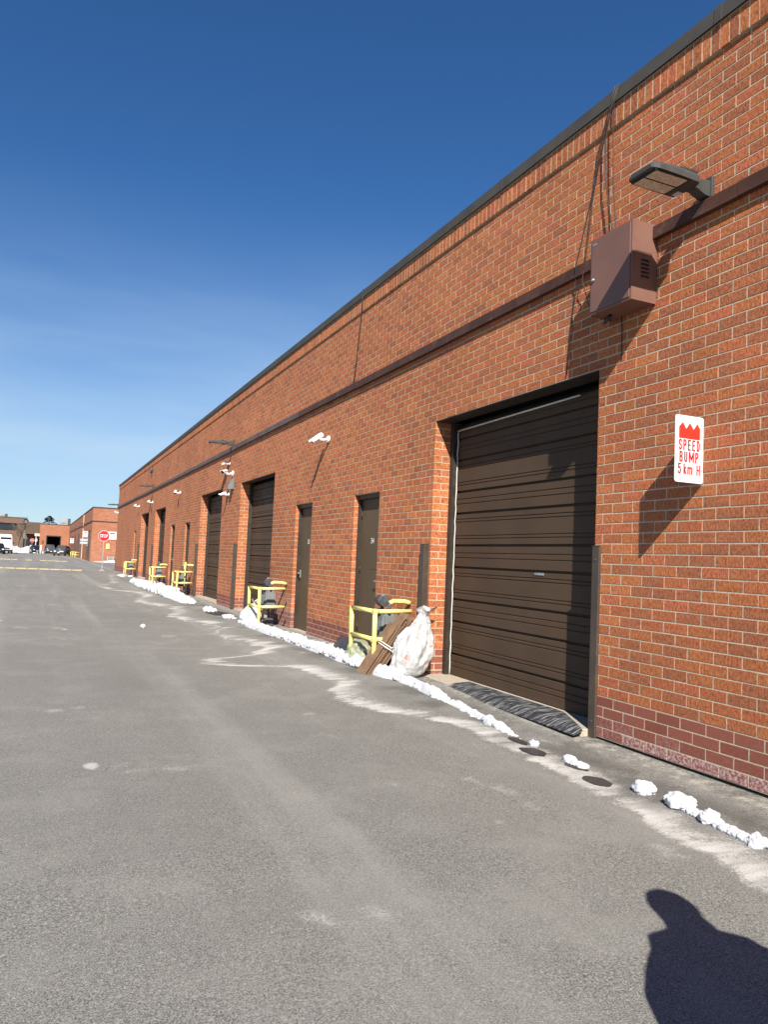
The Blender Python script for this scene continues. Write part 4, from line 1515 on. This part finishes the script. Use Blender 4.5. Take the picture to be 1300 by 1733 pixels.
MB().box(BX - .10, BX - .002, 108.0, 108.16, .05, BT - .2).build('downpipe', 'mortar', b2)
for y0, y1, z1 in ((91.5, 94.7, 3.35), (97.2, 98.2, 2.4), (112, 113, 2.4), (115.5, 116.5, 2.4), (126, 127, 2.4), (129, 130, 2.4), (120, 123.2, 3.35), (134, 137.2, 3.35), (146, 149.2, 3.35)):
    d = MB().box(BX - .004, BX + .05, y0, y1, .03, z1).build('loading_door' if z1 > 3 else 'entry_door', 'frame_paint', b2)
    MB().box(BX - .045, BX - .002, y0 - .06, y1 + .06, z1 + .002, z1 + .10).build('hood', 'channel', d)
for k, y in enumerate((107.5, 121.5, 137.0, 152.0)):
    o = copy_tree(lamp0)
    o.location = (BX, y, 4.62)
    tag(o, ['nearest wall lamp on the second brick building', 'second wall lamp along the second brick building', 'third wall lamp along the second brick building', 'farthest wall lamp on the second brick building'][k], 'lamp', 'wall lamps on the second brick building')


def notice(lab, x0, x1, y, z0, z1, mat='sign_white', lines=3, bar='sign_black'):
    t = thing('notice_sign', lab, 'sign', ((x0 + x1) / 2, y, z0), group='notice signs on the far walls')
    MB().prism(rounded(x0, x1, z0, z1, .03), 'y', y, y + .006).build('plate', mat, t)
    h = z1 - z0
    MB().box(x0 + (x1 - x0) * .2, x1 - (x1 - x0) * .2, y - .003, y - .0005, z1 - h * .30, z1 - h * .17).build('heading_bar', bar, t)
    for k in range(lines):
        z = z1 - h * (.45 + .13 * k)
        MB().box(x0 + (x1 - x0) * .16, x1 - (x1 - x0) * .16, y - .003, y - .0005, z - h * .022, z + h * .022).build('text_line', 'sign_letters' if bar == 'sign_black' else bar, t)
    MB().box((x0 + x1) / 2 - .03, (x0 + x1) / 2 + .03, y + .0065, y + .06, z0 + .05, z1 - .05).build('bracket', 'galv', t)
    return t


notice('large white notice sign right of the red stop sign', 6.40, 7.32, BY - .07, 2.50, 3.36)
notice('small pale yellow sign below the white notice sign', 6.27, 6.62, BY - .07, 1.46, 2.03, 'sign_yellow', 1)
notice('white notice sign sticking out at the corner of the second brick building', 4.22, 4.70, 96.0, 2.72, 3.42)
notice('white notice sign farther along the second brick building', 4.12, 4.70, 140.0, 2.15, 2.95)
t = thing('board_sign', 'two stacked blue-grey sign boards at the corner of the second building', 'sign', (4.3, 95.0, 1.9))
for z in (2.24, 1.90):
    bb = MB().box(3.86, 4.70, 95.0, 95.06, z, z + .27, .01).build('board', 'sign_blue', t)
    MB().box(3.92, 4.64, 94.995, 94.999, z + .10, z + .16).build('stripe', 'sign_white', bb)
MB().box(4.60, 4.72, 95.061, 95.12, 1.7, 2.6).build('bracket', 'galv', t)
t = thing('air_conditioner', 'grey air conditioner unit low on the far end wall', 'air conditioner', (6.7, BY - .3, .06))
MB().box(6.42, 7.15, BY - .55, BY - .06, .16, .62, .03).build('casing', 'hvac', t)
for k in range(5):
    MB().box(6.5, 7.05, BY - .556, BY - .551, .22 + k * .07, .25 + k * .07).build('louvre', 'dark_metal', t)
MB().box(6.45, 7.1, BY - .5, BY - .1, .0, .158).build('stand', 'dark_metal', t)
sb = MB()
for k in range(60):
    x = random.uniform(5.4, 8.5); y = BY - random.uniform(.3, 3.0)
    sb.blob((x, y, .02), (random.uniform(.3, .6), random.uniform(.3, .7), random.uniform(.08, .35) * (x - 5.0) / 2.5), 2, .3, 2, random.random() * 50)
tag(sb.build('snow_drift', 'snow', fix=False), 'snow drift against the far end wall', None, None, 'stuff')
guard_rail('nearest yellow guard beside the second brick building', 112.8, 114.4, 4.1, 4.62)
guard_rail('middle yellow guard beside the second brick building', 119.0, 121.0, 4.0, 4.6)
guard_rail('yellow guard next to the dark parked SUV', 124.5, 126.5, 3.9, 4.55)

# ------------------------------------------------------------------ cross building closing the lane
CY = 168.0
b3 = thing('brick_building', 'orange brick building with an open garage closing the lane', 'building', (2.0, CY, 0))
MB().box(-.78, .50, CY, CY + .3, -.1, 5.80).build('front_wall', 'far_x', b3)
MB().box(3.18, 4.71, CY, CY + .3, -.1, 5.80).build('front_wall', 'far_x', b3)
MB().box(.501, 3.179, CY, CY + .3, 3.48, 5.80).build('front_wall', 'far_x', b3)
MB().box(-.78, -.5, CY + .301, CY + 25, -.1, 5.80).build('side_wall', 'far_y', b3)
MB().box(-.82, 4.76, CY - .04, CY + .4, 5.801, 5.93).build('coping', 'coping', b3)
MB().box(-.45, 4.9, CY + .41, CY + 25, 5.5, 5.6).build('roof_deck', 'coping', b3)
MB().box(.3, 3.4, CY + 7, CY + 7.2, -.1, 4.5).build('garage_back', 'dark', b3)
MB().box(.3, .45, CY + .302, CY + 7, -.1, 4.5).build('garage_side', 'grey_metal', b3)
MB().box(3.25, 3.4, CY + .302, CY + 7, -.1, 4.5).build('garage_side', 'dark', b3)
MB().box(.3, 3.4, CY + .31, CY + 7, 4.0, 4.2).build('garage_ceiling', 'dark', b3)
MB().box(.45, .62, CY - .03, CY - .001, 0, 3.60).build('jamb', 'frame_paint', b3)
MB().box(3.06, 3.23, CY - .03, CY - .001, 0, 3.60).build('jamb', 'frame_paint', b3)
MB().box(.621, 3.059, CY - .03, CY - .001, 3.42, 3.62).build('head_frame', 'frame_paint', b3)
for z in (2.4, 2.05):
    MB().tube([(-.1, CY - .002, z), (-.1, CY - .06, z)], .14, 12).build('wall_speaker', 'black', b3)


def roof_unit(lab, x0, x1, y, z0, z1):
    t = thing('roof_unit', lab, 'roof unit', ((x0 + x1) / 2, y, z0), group='roof units')
    MB().box(x0, x1 - .5, y, y + 1.6, z0 + .2, z1, .04).build('casing', 'hvac', t)
    MB().box(x1 - .499, x1, y, y + 1.6, z0 + .2, z1 + .1, .04).build('fan_box', 'dark_metal', t)
    MB().box(x0 + .05, x1 - .05, y + .05, y + 1.55, z0, z0 + .199).build('curb', 'grey_metal', t)
    for k in range(3):
        MB().box(x0 + .2 + .3 * k, x0 + .34 + .3 * k, y - .004, y - .001, z0 + .6, z0 + .8).build('vent', 'dark_metal', t)


roof_unit('pale roof unit on the orange building closing the lane', 3.0, 4.9, CY + 4, 5.61, 7.25)
roof_unit('roof unit on the brown building at the far left', -9.4, -7.9, 194, 7.2, 8.3)

# ------------------------------------------------------------------ brown two-storey building at the far left
LY = 190.0
b4 = thing('brown_building', 'brown brick two-storey building behind the snow bank at far left', 'building', (-14, LY, 0))
MB().box(-26, -5.35, LY, LY + .4, -.1, 4.65).build('front_wall', 'brown_x', b4)
MB().box(-26, -4.35, LY - .3, LY + .4, 6.25, 7.45).build('upper_wall', 'brown_x', b4)
MB().box(-5.349, -4.35, LY, LY + .4, -.1, 6.249).build('front_wall', 'brown_x', b4)
MB().box(-4.349, -3.62, LY + .1, LY + .4, -.1, 7.40).build('stair_wall', 'grey_metal', b4)
MB().box(-26, -3.6, LY - .36, LY + .5, 7.451, 7.62).build('coping', 'coping', b4)
MB().box(-3.9, -3.62, LY + .401, LY + 20, -.1, 7.4).build('side_wall', 'brown_y', b4)
MB().box(-26, -4, LY + .6, LY + 20, 7.0, 7.15).build('roof_deck', 'coping', b4)
MB().box(-26, -5.4, LY + .25, LY + .4, 4.651, 6.249).build('window_recess', 'dark', b4)
for k in range(12):
    x = -25.8 + k * 1.7
    p = MB().box(x, x + 1.62, LY + .12, LY + .16, 4.72, 6.2).build('window', 'glass', b4)
    MB().box(x + 1.625, x + 1.695, LY + .08, LY + .2, 4.652, 6.248).build('mullion', 'frame_paint', p)
for z0, z1 in ((4.9, 6.4), (1.0, 2.9)):
    MB().box(-4.2, -3.75, LY + .05, LY + .098, z0, z1).build('window', 'glass', b4)

b5 = thing('low_building', 'low building with a brown sloping roof between the brown and orange buildings', 'building', (-2.0, 176, 0))
MB().prism([(175, 4.0), (176.0, 4.1), (186, 6.6), (196, 6.6), (196, 4.0)], 'x', -3.6, -.82).build('roof', 'shingle', b5)
MB().box(-3.6, -.82, 178, 178.3, -.1, 3.99).build('front_wall', 'brown_x', b5)
MB().box(-3.4, -1.9, 177.94, 177.99, .0, 2.8).build('window', 'glass', b5)
MB().box(-1.75, -.9, 177.94, 177.99, .0, 2.6).build('door', 'frame_paint', b5)
bo = MB().box(-1.75, -.82, 173.9, 174.0, 3.45, 3.95).build('fascia_sign', 'sign_white', b5)
MB().box(-1.65, -.92, 173.88, 173.895, 3.56, 3.82).build('sign_band', 'sign_orange', bo)
MB().box(-1.5, -1.4, 174.01, 174.1, -.05, 3.99).build('porch_post', 'white_paint', b5)
MB().box(-3.55, -.85, 174.02, 178, 3.86, 3.98).build('porch_soffit', 'brown_x', b5)


# ------------------------------------------------------------------ vehicles
def wheel(t, x, y, r=.34, w=.22):
    s = -1 if x < 0 else 1
    wl = MB().tube([(x - s * w, y, r), (x - s * w * .8, y, r), (x - s * .03, y, r), (x, y, r)], [r * .9, r, r, r * .92], 18)
    o = wl.build('wheel', 'tyre', t, False)
    MB().tube([(x, y, r), (x + s * .012, y, r)], [r * .66, r * .6], 14).build('rim', 'rim', o, False)


def loft(mb, secs):
    """secs: (y, half width bottom, half width top, z bottom, z top)"""
    v, f = [], []
    for y, wb, wt, zb, zt in secs:
        r = min(.10, (zt - zb) * .3)
        v += [(-wb, y, zb + r), (-wb + r, y, zb), (wb - r, y, zb), (wb, y, zb + r), (wt, y, zt - r), (wt - r, y, zt), (-wt + r, y, zt), (-wt, y, zt - r)]
    for i in range(len(secs) - 1):
        for k in range(8):
            q = (k + 1) % 8
            f.append((i * 8 + k, i * 8 + q, i * 8 + 8 + q, i * 8 + 8 + k))
    f += [tuple(range(8)), tuple(range(len(v) - 8, len(v)))]
    return mb.add(v, f, True)


def car(name, lab, loc, rz, mat, L=4.6, Wd=1.86, H=1.68, group='parked vehicles at the end of the lane'):
    t = thing(name, lab, 'car', loc, rz, group)
    h = Wd / 2
    y0 = -L / 2
    body = loft(MB(), [(y0, h * .82, h * .78, .34, .70), (y0 + .12, h * .95, h * .90, .22, .84), (y0 + .9, h, h * .95, .20, .98), (y0 + 1.5, h, h * .96, .20, 1.04), (L / 2 - .5, h, h * .95, .22, 1.06), (L / 2 - .08, h * .95, h * .9, .28, 1.0), (L / 2, h * .86, h * .82, .40, .92)])
    b = body.build('body', mat, t, False)
    cab = loft(MB(), [(y0 + 1.15, h * .86, h * .80, .95, 1.04), (y0 + 1.95, h * .90, h * .70, .98, H - .05), (y0 + 2.6, h * .91, h * .72, .98, H), (L / 2 - .8, h * .90, h * .70, .98, H - .06), (L / 2 - .18, h * .84, h * .72, .96, 1.08)])
    cab.build('roof', mat, t, False)
    # windscreen and side glass just proud of the cabin skin
    MB().add([(-h * .76, y0 + 1.235, 1.07), (h * .76, y0 + 1.235, 1.07), (h * .66, y0 + 1.87, H - .13), (-h * .66, y0 + 1.87, H - .13)], [(0, 1, 2, 3)]).build('windscreen', 'glass', t, False)
    for s in (-1, 1):
        MB().add([(s * (h * .905), y0 + 1.7, 1.08), (s * (h * .92), L / 2 - .75, 1.08), (s * h * .80, L / 2 - .95, H - .16), (s * h * .80, y0 + 2.05, H - .16)], [(0, 1, 2, 3)]).build('side_window', 'glass', t, False)
        MB().box(s * h * .60 - .15, s * h * .60 + .15, y0 - .005, y0 + .10, .62, .76, .02).build('headlight', 'headlight', t, False)
        MB().box(s * (h + .08) - .08, s * (h + .08) + .08, y0 + 1.55, y0 + 1.68, 1.02, 1.16, .02).build('mirror', mat, t, False)
    MB().box(-h * .42, h * .42, y0 - .02, y0 + .05, .50, .68, .01).build('grille', 'black', t, False)
    MB().box(-.17, .17, y0 - .035, y0 - .022, .42, .54).build('number_plate', 'sign_white', t, False)
    for x in (-h, h):
        for y in (y0 + .85, L / 2 - .85):
            wheel(t, x, y)
    return t


car('parked_car', 'dark grey SUV parked facing the camera beside the yellow guards', (2.85, 133.5, .03), math.radians(-14), 'car_grey')
car('parked_car', 'small dark car parked beyond the white bollard', (-1.2, 153.0, .03), math.radians(8), 'car_black', 4.3, 1.75, 1.5)
car('parked_car', 'black car at the left edge in front of the white van', (-6.05, 126.5, .03), math.radians(5), 'car_black', 4.6, 1.85, 1.6)
car('parked_car', 'grey car standing in the open garage doorway', (1.25, 158.0, .03), math.radians(4), 'car_grey', 4.7, 1.9, 1.75)


def van(lab, loc, rz):
    t = thing('van', lab, 'van', loc, rz, 'parked vehicles at the end of the lane')
    h, L, H = 1.02, 6.2, 3.05
    loft(MB(), [(-L / 2, .86, .80, .40, 1.05), (-L / 2 + .15, .98, .92, .30, 1.25), (-L / 2 + .75, h, .95, .28, 1.40), (-L / 2 + 1.5, h, .90, .28, 2.75), (-L / 2 + 2.0, h, .90, .28, H), (L / 2 - .1, h, .92, .28, H), (L / 2, h * .95, .88, .35, H - .1)]).build('body', 'car_white', t, False)
    MB().add([(-.84, -L / 2 + .80, 1.47), (.84, -L / 2 + .80, 1.47), (.78, -L / 2 + 1.40, 2.58), (-.78, -L / 2 + 1.40, 2.58)], [(0, 1, 2, 3)]).build('windscreen', 'glass', t, False)
    for s in (-1, 1):
        MB().add([(s * 1.025, -L / 2 + 1.35, 1.45), (s * 1.025, -L / 2 + 2.3, 1.45), (s * .98, -L / 2 + 2.3, 2.2), (s * .98, -L / 2 + 1.6, 2.2)], [(0, 1, 2, 3)]).build('side_window', 'glass', t, False)
        MB().box(s * .72 - .12, s * .72 + .12, -L / 2 - .01, -L / 2 + .2, .85, 1.1, .03).build('headlight', 'headlight', t, False)
        MB().box(s * 1.16 - .08, s * 1.16 + .08, -L / 2 + 1.2, -L / 2 + 1.32, 1.5, 1.85, .02).build('mirror', 'black', t, False)
    MB().box(-.9, .9, -L / 2 - .04, -L / 2 + .1, .32, .62, .04).build('bumper', 'black', t, False)
    MB().box(-.5, .5, -L / 2 - .03, -L / 2 + .06, .7, .95, .02).build('grille', 'black', t, False)
    for x in (-h, h):
        for y in (-L / 2 + 1.1, L / 2 - 1.2):
            wheel(t, x, y, .37, .25)


van('tall white cargo van parked at the left edge of the picture', (-5.75, 138.5, .03), math.radians(8))
t = thing('bollard', 'white bollard at the left corner of the garage building', 'bollard', (-.35, 150.0, .03))
MB().tube([(0, 0, -.1), (0, 0, 1.45)], .17, 14).build('pipe', 'white_paint', t, False)
MB().tube([(0, 0, 1.45), (0, 0, 1.52), (0, 0, 1.56)], [.17, .13, .04], 14).build('cap', 'white_paint', t, False)
sg = notice('small white sign on a post beside the distant stop sign', -1.45, -1.08, 158.0, 2.25, 2.75)
MB().box(-1.29, -1.23, 158.07, 158.11, .0, 2.7).build('post', 'galv', sg)
sb = MB()
for k in range(150):
    x = random.uniform(-9.5, -1.9)
    hgt = (1.25 + .25 * math.sin(x * 2)) * random.uniform(.5, 1.0)
    y = random.uniform(157, 166)
    sb.blob((x, y, .0), (random.uniform(.4, .9), random.uniform(.5, 1.2), hgt * (.5 + .5 * sstep(157, 160, y))), 2, .35, 2, random.random() * 50)
for k in range(25):
    sb.blob((random.uniform(-2.2, .1), random.uniform(159, 162), .0), (.5, .8, random.uniform(.2, .5)), 2, .35, 2, random.random() * 50)
tag(sb.build('snow_bank', 'snow', fix=False), 'heaped snow bank in front of the brown building', None, None, 'stuff')


# ------------------------------------------------------------------ trees
def bare_tree(lab, loc, H, seed, mat='bark', spread=.62):
    rnd = random.Random(seed)
    t = thing('bare_tree', lab, 'tree', loc, group='bare winter trees')
    tr, cr = MB(), MB()

    def grow(mb, p, d, L, r, lev):
        pts, rs = [p], [r]
        q = p.copy()
        dd = d.copy()
        n = 4
        for i in range(n):
            dd = (dd + Vector((rnd.uniform(-.16, .16), rnd.uniform(-.16, .16), rnd.uniform(-.02, .12)))).normalized()
            q = q + dd * (L / n)
            pts.append(q.copy())
            rs.append(r * (1 - .55 * (i + 1) / n))
        mb.tube(pts, rs, 6 if lev < 2 else 4, False)
        if lev < 5:
            for k in range(4 if lev < 2 else 3):
                j = rnd.randint(1, n)
                side = Vector((rnd.uniform(-1, 1), rnd.uniform(-1, 1), rnd.uniform(.0, .8))).normalized()
                nd = (dd * (1 - spread) + side * spread + Vector((0, 0, .15))).normalized()
                grow(cr, pts[j], nd, L * rnd.uniform(.55, .8), rs[j] * .7, lev + 1)

    tr.tube([(0, 0, -.2), (0, 0, H * .12), (.05, 0, H * .22)], [H * .026, H * .019, H * .017], 9, False)
    for k in range(5):
        d = Vector((rnd.uniform(-.6, .6), rnd.uniform(-.6, .6), 1)).normalized()
        grow(tr if k == 0 else cr, Vector((.05 * k / 5, 0, H * (.18 + .02 * k))), d, H * .30, H * .013, 1)
    tr.build('trunk', mat, t, False, fix=False)
    cr.build('crown', mat, t, False, fix=False)
    return t


bare_tree('tan bare tree in front of the brown building', (-5.0, 181, 0), 9.0, 5)
bare_tree('thin bare tree behind the low sloping-roof building', (-1.6, 225, 0), 9.5, 8, 'bark_dark')
bare_tree('distant bare tree right of the brown building', (-3.6, 240, 0), 9.0, 21, 'bark_dark')
bare_tree('distant bare tree above the far left roof', (-11.6, 230, 0), 11.0, 33, 'bark_dark')


def evergreen(lab, loc, H, R, seed):
    rnd = random.Random(seed)
    t = thing('evergreen_tree', lab, 'tree', loc)
    MB().tube([(0, 0, -.2), (0, 0, H * .95)], [.2, .03], 8).build('trunk', 'bark_dark', t, False)
    v, f = [], []
    for k in range(4200):
        h = rnd.random() ** .8
        z = H * (.15 + .85 * h)
        rr = R * (1 - h ** 2.2) ** .8 * (.75 + .35 * math.sin(h * 34 + rnd.random()))
        a = rnd.uniform(0, 6.283)
        q = rr * rnd.uniform(.35, 1.05)
        c = Vector((q * math.cos(a), q * math.sin(a), z - q * .25))
        d1 = Vector((math.cos(a), math.sin(a), rnd.uniform(-.4, .3))) * rnd.uniform(.15, .35)
        d2 = Vector((-math.sin(a), math.cos(a), rnd.uniform(-.5, .5))) * rnd.uniform(.06, .16)
        b = len(v)
        v += [c - d2, c + d1, c + d2, c - d1 * .3]
        f.append((b, b + 1, b + 2, b + 3))
    MB().add(v, f).build('crown', 'needle', t, False, fix=False)


evergreen('dark evergreen tree behind the orange garage building', (1.0, 205, 0), 8.9, 5.2, 3)

# ------------------------------------------------------------------ person standing right of the camera (only the shadow is in the picture)
PX, PY = 1.845, .755
ang = math.atan2(SUN.y, SUN.x) - math.pi / 2       # faces along the light


def skin_figure():
    me = bpy.data.meshes.new('body')
    V_, E_, R_ = [], [], []

    def jt(p, r, prev=None):
        V_.append(p)
        R_.append(r)
        if prev is not None:
            E_.append((prev, len(V_) - 1))
        return len(V_) - 1
    pel = jt((0, 0, .94), (.26, .17))
    wa = jt((0, .0, 1.08), (.25, .16), pel)
    ch = jt((0, .0, 1.25), (.225, .145), wa)
    nb = jt((0, -.01, 1.385), (.15, .11), ch)
    nk = jt((0, .0, 1.46), (.085, .08), nb)
    h0 = jt((0, .02, 1.525), (.076, .086), nk)
    h1 = jt((0, .02, 1.60), (.088, .102), h0)
    h2 = jt((0, .01, 1.675), (.084, .098), h1)
    h3 = jt((0, .0, 1.715), (.050, .060), h2)
    for s in (-1, 1):
        sh = jt((s * .165, -.01, 1.345), (.082, .082), nb)
        el = jt((s * .27, -.05, 1.07), (.066, .064), sh)
        fo = jt((s * .25, .10, .98), (.050, .048), el)
        wr = jt((s * .215, .185, .955), (.034, .030), fo)
        pm = jt((s * .195, .235, .94), (.040, .022), wr)
        for k in range(4):
            bx_ = s * (.195 + .0) + (k - 1.5) * .019
            f1 = jt((bx_, .275, .938 - .002 * k), (.0095, .0095), pm)
            f2 = jt((bx_ * 1.0, .305 - .006 * abs(k - 1.5), .922), (.0088, .0088), f1)
            jt((bx_, .318 - .008 * abs(k - 1.5), .898), (.0075, .0075), f2)
        t1 = jt((s * .195 - s * .038, .225, .952), (.011, .011), pm)
        jt((s * .195 - s * .052, .258, .945), (.0085, .0085), t1)
        hp = jt((s * .095, 0, .86), (.095, .10), pel)
        kn = jt((s * .105, .02, .49), (.060, .064), hp)
        cf = jt((s * .108, -.01, .34), (.056, .060), kn)
        an = jt((s * .11, .0, .10), (.042, .045), cf)
        he = jt((s * .112, .01, .045), (.045, .042), an)
        jt((s * .125, .17, .035), (.044, .032), he)
    me.from_pydata(V_, E_, [])
    o = bpy.data.objects.new('body', me)
    col.objects.link(o)
    md = o.modifiers.new('skin', 'SKIN')
    md.use_smooth_shade = True
    for i, r in enumerate(R_):
        me.skin_vertices[0].data[i].radius = r
    me.skin_vertices[0].data[0].use_root = True
    sb_ = o.modifiers.new('sub', 'SUBSURF')
    sb_.levels = sb_.render_levels = 2
    dg = bpy.context.evaluated_depsgraph_get()
    m2 = bpy.data.meshes.new_from_object(o.evaluated_get(dg))
    bpy.data.objects.remove(o)
    m2.materials.clear()
    for k in ('jacket', 'trousers', 'skin', 'shoe'):
        m2.materials.append(M[k])
    for p in m2.polygons:
        c = p.center
        if c.z > 1.475: k = 2
        elif c.y > .20 and c.z > .8: k = 2
        elif c.z > .86: k = 0
        elif c.z > .09: k = 1
        else: k = 3
        p.material_index = k
        p.use_smooth = True
    return m2


person = thing('person', 'person in a dark jacket just right of the frame, casting the shadow at bottom right', 'person', (PX, PY, .03), ang)
o = bpy.data.objects.new('body', skin_figure())
col.objects.link(o)
o.parent = person
hair = MB()
bm = bmesh.new()
bmesh.ops.create_icosphere(bm, subdivisions=4, radius=1)
for q in list(bm.verts):
    p = q.co
    k = 1 + .05 * mnoise.noise(p * 6)
    q.co = Vector((p.x * .106 * k, p.y * .120 * k - .004, p.z * .112 * k + 1.642))
dele = [q for q in bm.verts if q.co.y > .035 and q.co.z < 1.69 or q.co.z < 1.545]
bmesh.ops.delete(bm, geom=dele, context='VERTS')
hair.bm(bm, True).build('hair', 'hair', person, False, fix=False)
fc_ = MB()
fc_.add([(-.014, .108, 1.585), (.014, .108, 1.585), (0, .138, 1.592), (0, .108, 1.64), (0, .112, 1.578)], [(0, 2, 3), (2, 1, 3), (0, 4, 2), (4, 1, 2)], True)
fc_.build('nose', 'skin', person, False)
for s in (-1, 1):
    MB().blob((s * .034, .103, 1.632), .012, 2, 0).build('eye', 'sign_white', person, False)
    MB().blob((s * .094, .01, 1.615), (.012, .022, .034), 2, .1).build('ear', 'skin', person, False)
MB().box(-.026, .026, .110, .116, 1.548, 1.558, .002).build('mouth', 'sign_letters', person, False)
cl = MB()
n = 20
v, f = [], []
for j, (r, z) in enumerate(((.125, 1.375), (.110, 1.43), (.100, 1.50), (.094, 1.53), (.085, 1.50))):
    for i in range(n):
        th = 2 * math.pi * i / n
        v.append((r * 1.05 * math.cos(th), r * math.sin(th) + .002, z + .012 * math.sin(th - 1.57) * -1))
for j in range(4):
    for i in range(n):
        q = (i + 1) % n
        f.append((j * n + i, j * n + q, j * n + n + q, j * n + n + i))
cl.add(v, f, True).build('collar', 'jacket', person, False)

# long hooded coat, worn open at the hem
ct = MB()
n = 28
v, f = [], []
prof = [(.60, .30, .30, .18, 0), (.80, .375, .37, .20, 0), (.93, .395, .38, .21, 0), (1.05, .385, .36, .205, 0), (1.17, .33, .325, .195, 0), (1.24, .285, .295, .185, 0), (1.325, .228, .255, .165, -.01),
        (1.385, .140, .205, .135, -.015), (1.42, .100, .150, .115, -.02), (1.47, .094, .092, .105, -.02), (1.55, .098, .097, .105, -.025), (1.62, .100, .098, .10, -.03), (1.69, .082, .080, .085, -.035), (1.735, .030, .030, .04, -.035)]
for z, l, r, d, yo in prof:
    for i in range(n):
        th = 2 * math.pi * i / n
        cx = (r - l) / 2
        w = (r + l) / 2 * (1 + .03 * mnoise.noise(Vector((math.cos(th) * 3, math.sin(th) * 3, z * 6))))
        yy = d * math.sin(th)
        if z > 1.45 and yy > 0:
            yy *= .35
        v.append((cx + w * math.cos(th), yo + yy, z))
for j in range(len(prof) - 1):
    for i in range(n):
        q = (i + 1) % n
        f.append((j * n + i, j * n + q, j * n + n + q, j * n + n + i))
f.append(tuple(range((len(prof) - 1) * n, len(prof) * n)))
ct.add(v, f, True).build('hooded_coat', 'jacket', person, False)
